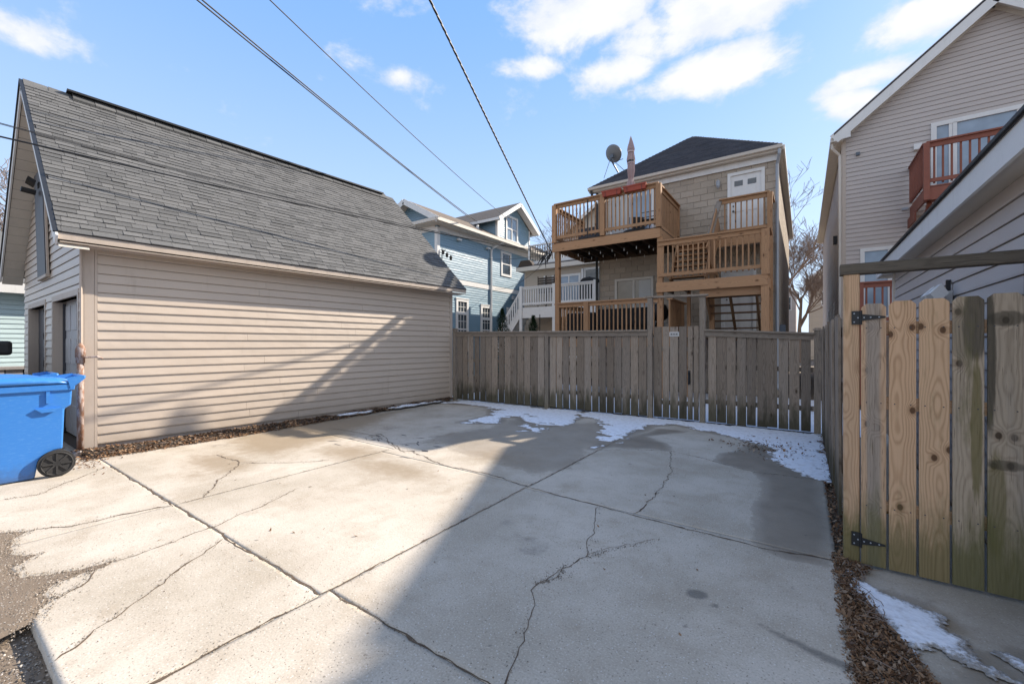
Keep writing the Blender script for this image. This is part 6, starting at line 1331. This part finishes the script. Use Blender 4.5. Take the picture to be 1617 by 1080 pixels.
# ================================================================ FAR HOUSES
def far_house(x0, x1, y0, dep, ez, rz, wall, roof, lab, ax='x', wins=(), cat='house'):
    t = thing('house', ((x0+x1)/2, y0+dep/2, 0), lab, cat); F = Frame((x0, y0, 0), (1, 0, 0), (0, -1, 0)); W_ = x1-x0; xm = (x0+x1)/2
    m_ = MB(); m_.prism([(x0+.01, y0+.012, 0), (x1, y0+.012, 0), (x1, y0+.012, ez), (xm, y0+.012, rz-.1), (x0+.01, y0+.012, ez)], (0, dep, 0)); m_.build('wall', M[wall], t)
    sl = (rz-ez)/(W_/2); siding(F, t, M[wall], lambda z: (max(0, (z-ez)/sl), W_-max(0, (z-ez)/sl)), .3, rz-.15, .14, holes=wins, lap=.016, separate=False, name='front_siding')
    for s, ex in ((1, x0-.3), (-1, x1+.3)):
        zz = ez-.3*sl+.05; m_ = MB(); m_.prism([(ex, y0-.3, zz), (ex, y0+dep, zz), (xm, y0+dep, rz+.05), (xm, y0-.3, rz+.05)], (0, 0, -.08)); m_.build('roof', M[roof], t)
        m_ = MB(); m_.beam((ex, y0-.32, zz-.13), (xm, y0-.32, rz-.08), .03, .22, (0, 0, 1)); m_.build('rake_board', M['white'], t)
    for w_ in wins: window(F, t, *w_, h=(.5,), fw=.1)
    return t
far_house(-14.6, -8.2, 27, 9, 9.2, 11.3, 'th_siding', 'shingle_brown', 'tan gabled house glimpsed behind the left end of the upper deck', wins=((1.2, 2.1, 6.5, 8.0), (3.6, 4.5, 6.5, 8.0)))
far_house(.5, 6.9, 50, 10, 8.0, 10.6, 'th_siding', 'shingle_brown', 'distant pale tan house at the far end of the gap between houses', wins=((.9, 1.7, 5.2, 6.6), (2.6, 3.4, 5.2, 6.6)))
far_house(-7.6, -.7, 58, 10, 7.6, 10, 'rh_siding', 'shingle_dark', 'distant grey house behind the bare tree in the gap', wins=((5.6, 6.5, 5.4, 7.0),))
far_house(-34, -26, 32, 12, 7.5, 10.5, 'th_siding', 'shingle_dark', 'tan house far beyond the left garage, hidden by its roof')
far_house(-46, -38, 12, 12, 6.5, 9, 'rh_siding', 'shingle_dark', 'grey gabled house in the far distance at the left edge')

# ================================================================ TREES
def bare_tree(loc, H, seed, label, spread=1., dens=1., r0=.16, lev=5, fine=.005):
    rg = random.Random(seed); t = thing('bare_tree', loc, label, 'tree', 'bare winter trees behind the houses'); tk = MB(); cr = MB()
    def grow(p, d, L, r, lv, mb):
        n = 4; pts = [p]; rs = [r]
        for i in range(n):
            d = (d+Vector((rg.uniform(-1, 1), rg.uniform(-1, 1), rg.uniform(-.5, .9)))*.17*(1 if lv else .4)).normalized(); p = p+d*(L/n); pts.append(p); rs.append(max(fine, r*(1-.5*(i+1)/n)))
        mb.tube(pts, rs, 6 if lv == 0 else (4 if lv < 3 else 3), False)
        if lv >= lev: return
        k = int(rg.choice((3, 4, 5))*dens) if lv else 6
        for i in range(k):
            s = rg.uniform(.35 if lv else .5, 1.0); q = pts[min(n, int(s*n))].lerp(pts[min(n, int(s*n)+1)], (s*n) % 1) if s < 1 else pts[-1]
            a = Vector((rg.uniform(-1, 1), rg.uniform(-1, 1), rg.uniform(-.15, .8)))*spread; nd = (d*.75+a).normalized()
            grow(q, nd, L*rg.uniform(.5, .78), rs[min(n, int(s*n))]*.62, lv+1, cr)
    grow(Vector(loc), Vector((0, 0, 1)), H*.42, r0, 0, tk)
    tk.build('trunk', M['bark'], t); cr.build('crown', M['twig'], t)
bare_tree((-1.2, 34, 0), 15, 3, 'bare tree filling the gap between the block house and right house', 1., .85, .2, 5, .011)
bare_tree((-.2, 42, 0), 13, 8, 'distant bare tree low in the gap between houses', 1., 1.25, .2, 5, .011)
bare_tree((-13.2, 31, 0), 13.5, 11, 'bare tree right of the blue dormer behind the tan house', 1., 1.1, .2, 5, .012)
bare_tree((-16.0, 36, 0), 13.5, 15, 'bare tree behind the blue dormer window', 1., 1.25, .2, 5, .011)
bare_tree((-33, 3.3, 0), 12.5, 21, 'bare tree at the left edge beyond the left garage gable', 1.1, 1.1, .2, 5, .012)
bare_tree((-38, 6.5, 0), 12, 23, 'bare tree further out at the left edge of the picture', 1.1, 1.1, .2, 5, .012)
def conifer(loc, H, R_, seed, label):
    r = np.random.RandomState(seed); n = 5200; t = thing('conifer', loc, label, 'evergreen', 'small conifers behind the back fence')
    h = r.rand(n)**1.15; a = r.rand(n)*6.283; tier = .78+.22*np.sin(h*38+np.sin(a*3)*1.2); rad = R_*(1-h)**.85*tier*(.35+.65*r.rand(n)**.5)
    c = np.stack([loc[0]+rad*np.cos(a), loc[1]+rad*np.sin(a), loc[2]+.08+h*H*.96], 1); L = .05+.05*r.rand(n)
    d = np.stack([np.cos(a), np.sin(a), .35+.5*r.rand(n)], 1)+.5*(r.rand(n, 3)-.5); d /= np.linalg.norm(d, axis=1)[:, None]; s = np.cross(d, [0, 0, 1.]); s /= np.linalg.norm(s, axis=1)[:, None]+1e-6
    v = np.stack([c-s*.014, c+s*.014, c+d*L[:, None]], 1).reshape(-1, 3); f = np.arange(n*3).reshape(-1, 3)
    o = grid_obj('foliage', v, f, M['conifer'], t, smooth=False)
    m_ = MB(); m_.tube([loc, (loc[0], loc[1], loc[2]+H*.9)], [.05, .01], 6); m_.build('trunk', M['bark'], t)
conifer((-8.27, 11.3, 0), 2.75, .95, 1, 'small dark conifer in front of the white stairs, left one')
conifer((-7.05, 11.3, 0), 2.45, .8, 2, 'small dark conifer left of the timber deck post, lower one')
pt = thing('potted_plant', (-6.9, 12.0, 0), 'thin bare stake and pot tops showing over the fence by the deck', 'plant')
m_ = MB(); m_.tube([(-7.35, 12.2, 0), (-7.35, 12.2, 2.55)], .014, 5); m_.build('stake', M['black'], pt)
m_ = MB(); m_.tube([(-7.35, 12.2, 1.5), (-7.35, 12.2, 1.95)], [.14, .2], 10); m_.build('pot', M['black'], pt)

# ================================================================ WIRES
def ray(px, py, d):
    f = Vector((-math.sin(TH), math.cos(TH), 0)); r = Vector((math.cos(TH), math.sin(TH), 0))
    return Vector((0, 0, 1.55))+(f+r*((px-808)/660)+Vector((0, 0, 1))*((543-py)/660))*d
def wire(a, b, sag, r, label, twist=False, n=40, nm='overhead_wire', rend=None):
    a, b = Vector(a), Vector(b)
    cen = lambda t: a.lerp(b, t)-Vector((0, 0, 4*sag*t*(1-t)))
    if not twist:
        m_ = MB(); m_.tube([cen(i/n) for i in range(n+1)], r, 6); o = m_.build(nm, M['cable'], None, smooth=True); return tag(o, label, 'wire', 'overhead wires')
    t_ = thing(nm, tuple(b), label, 'wire', 'overhead wires'); n = 260
    d = (b-a).normalized(); u = d.cross(Vector((0, 0, 1))).normalized(); v = u.cross(d); L = (b-a).length
    for k in range(3):
        m_ = MB(); m_.tube([cen(i/n)+(u*math.cos(i/n*L/.42*6.283+k*2.094)+v*math.sin(i/n*L/.42*6.283+k*2.094))*r*.75 for i in range(n+1)], r, 4); m_.build('strand', M['cable'], t_, smooth=True)
POLE_L, POLE_R = (-18.3, -1.1), (13.5, -1.1)
for px_, lab in ((POLE_L, 'brown timber utility pole on the alley, outside the left edge'), (POLE_R, 'brown timber utility pole on the alley, outside the right edge')):
    t = thing('utility_pole', (*px_, 0), lab, 'pole'); m_ = MB(); m_.tube([(*px_, -.2), (*px_, 10)], [.16, .11], 10); m_.build('pole', M['bark'], t)
    m_ = MB(); m_.beam((px_[0], px_[1]-1, 9.3), (px_[0], px_[1]+1, 9.3), .1, .12); m_.build('cross_arm', M['bark'], t)
wire((-18.3, -1.1, 8.1), (13.5, -1.1, 8.1), .35, .02, 'main cable strung along the alley overhead between the poles', n=30)
wire((-18.3, -1.1, 7.4), (13.5, -1.1, 7.4), .3, .02, 'lower main cable strung along the alley overhead', n=30)
HK = Vector((-6.78, 12.02, 4.52))
wire((-2.7, -1.1, 7.75), HK, .02, .011, 'thick twisted service cable coming down to the deck corner post', True)
wire((-7, -1.1, 7.42), ray(742, 345, 19.5), .10, .014, 'left one of the two close wires running down to the blue house')
wire((-7.1, -1.1, 7.62), ray(752, 350, 19.5), .16, .014, 'right one of the two close wires running down to the blue house')
wire((-7, -1.1, 8.55), ray(800, 345, 21.5), .22, .012, 'single thin wire passing high over the blue dormer')
def zon(pa, pb, x, y):
    N = (ray(*pa, 1)-Vector((0, 0, 1.55))).cross(ray(*pb, 1)-Vector((0, 0, 1.55))); return 1.55-(N.x*x+N.y*y)/N.z
sx_, sy_ = -10.3, -6.2
t = thing('utility_pole', (sx_, sy_, 0), 'short timber service pole across the alley, outside the picture', 'pole'); m_ = MB(); m_.tube([(sx_, sy_, -.2), (sx_, sy_, 6.4)], [.12, .09], 8); m_.build('pole', M['bark'], t)
wire((sx_, sy_, zon((0, 185), (867, 393), sx_, sy_)), HK+Vector((-.03, 0, -.02)), .22, .012, 'dark wire crossing low over the left garage roof to the deck post')
wire((sx_, sy_, zon((0, 148), (867, 393), sx_, sy_)), HK+Vector((-.03, 0, .02)), .38, .005, 'upper thin wire crossing over the left garage roof')
wire((sx_+.08, sy_, zon((0, 148), (867, 393), sx_, sy_)), HK+Vector((-.03, 0, .04)), .42, .005, 'lower thin wire crossing over the left garage roof')
wire((-18.0, -1, 7.6), (-40, 16, 6), .3, .01, 'wire leading away beyond the left garage gable, upper'); wire((-18.0, -1, 7.2), (-40, 16, 5), .3, .01, 'wire leading away beyond the left garage gable, lower')
wire(HK, (BX+.2, 13.3, 5.55), .25, .007, 'thin wire from the deck post to the blue house corner, upper'); wire(HK+Vector((0, 0, -.04)), (BX+.1, 17.0, 4.35), .35, .007, 'thin wire from the deck post to the blue house corner, lower')
cb = thing('cable_bundle', (-6.85, 12.0, 4.4), 'tangle of black cable splices at the deck corner post', 'cable'); rg = random.Random(4)
for k in range(9):
    p0 = HK+Vector((rg.uniform(-.3, .02), rg.uniform(-.1, .05), rg.uniform(-.08, .08))); m_ = MB(); m_.tube([p0, p0+Vector((rg.uniform(-.18, 0), 0, -.14)), p0+Vector((rg.uniform(-.32, -.05), 0, rg.uniform(-.42, -.2)))], [.014, .022, .008], 5); m_.build('splice', M['cable'], cb)
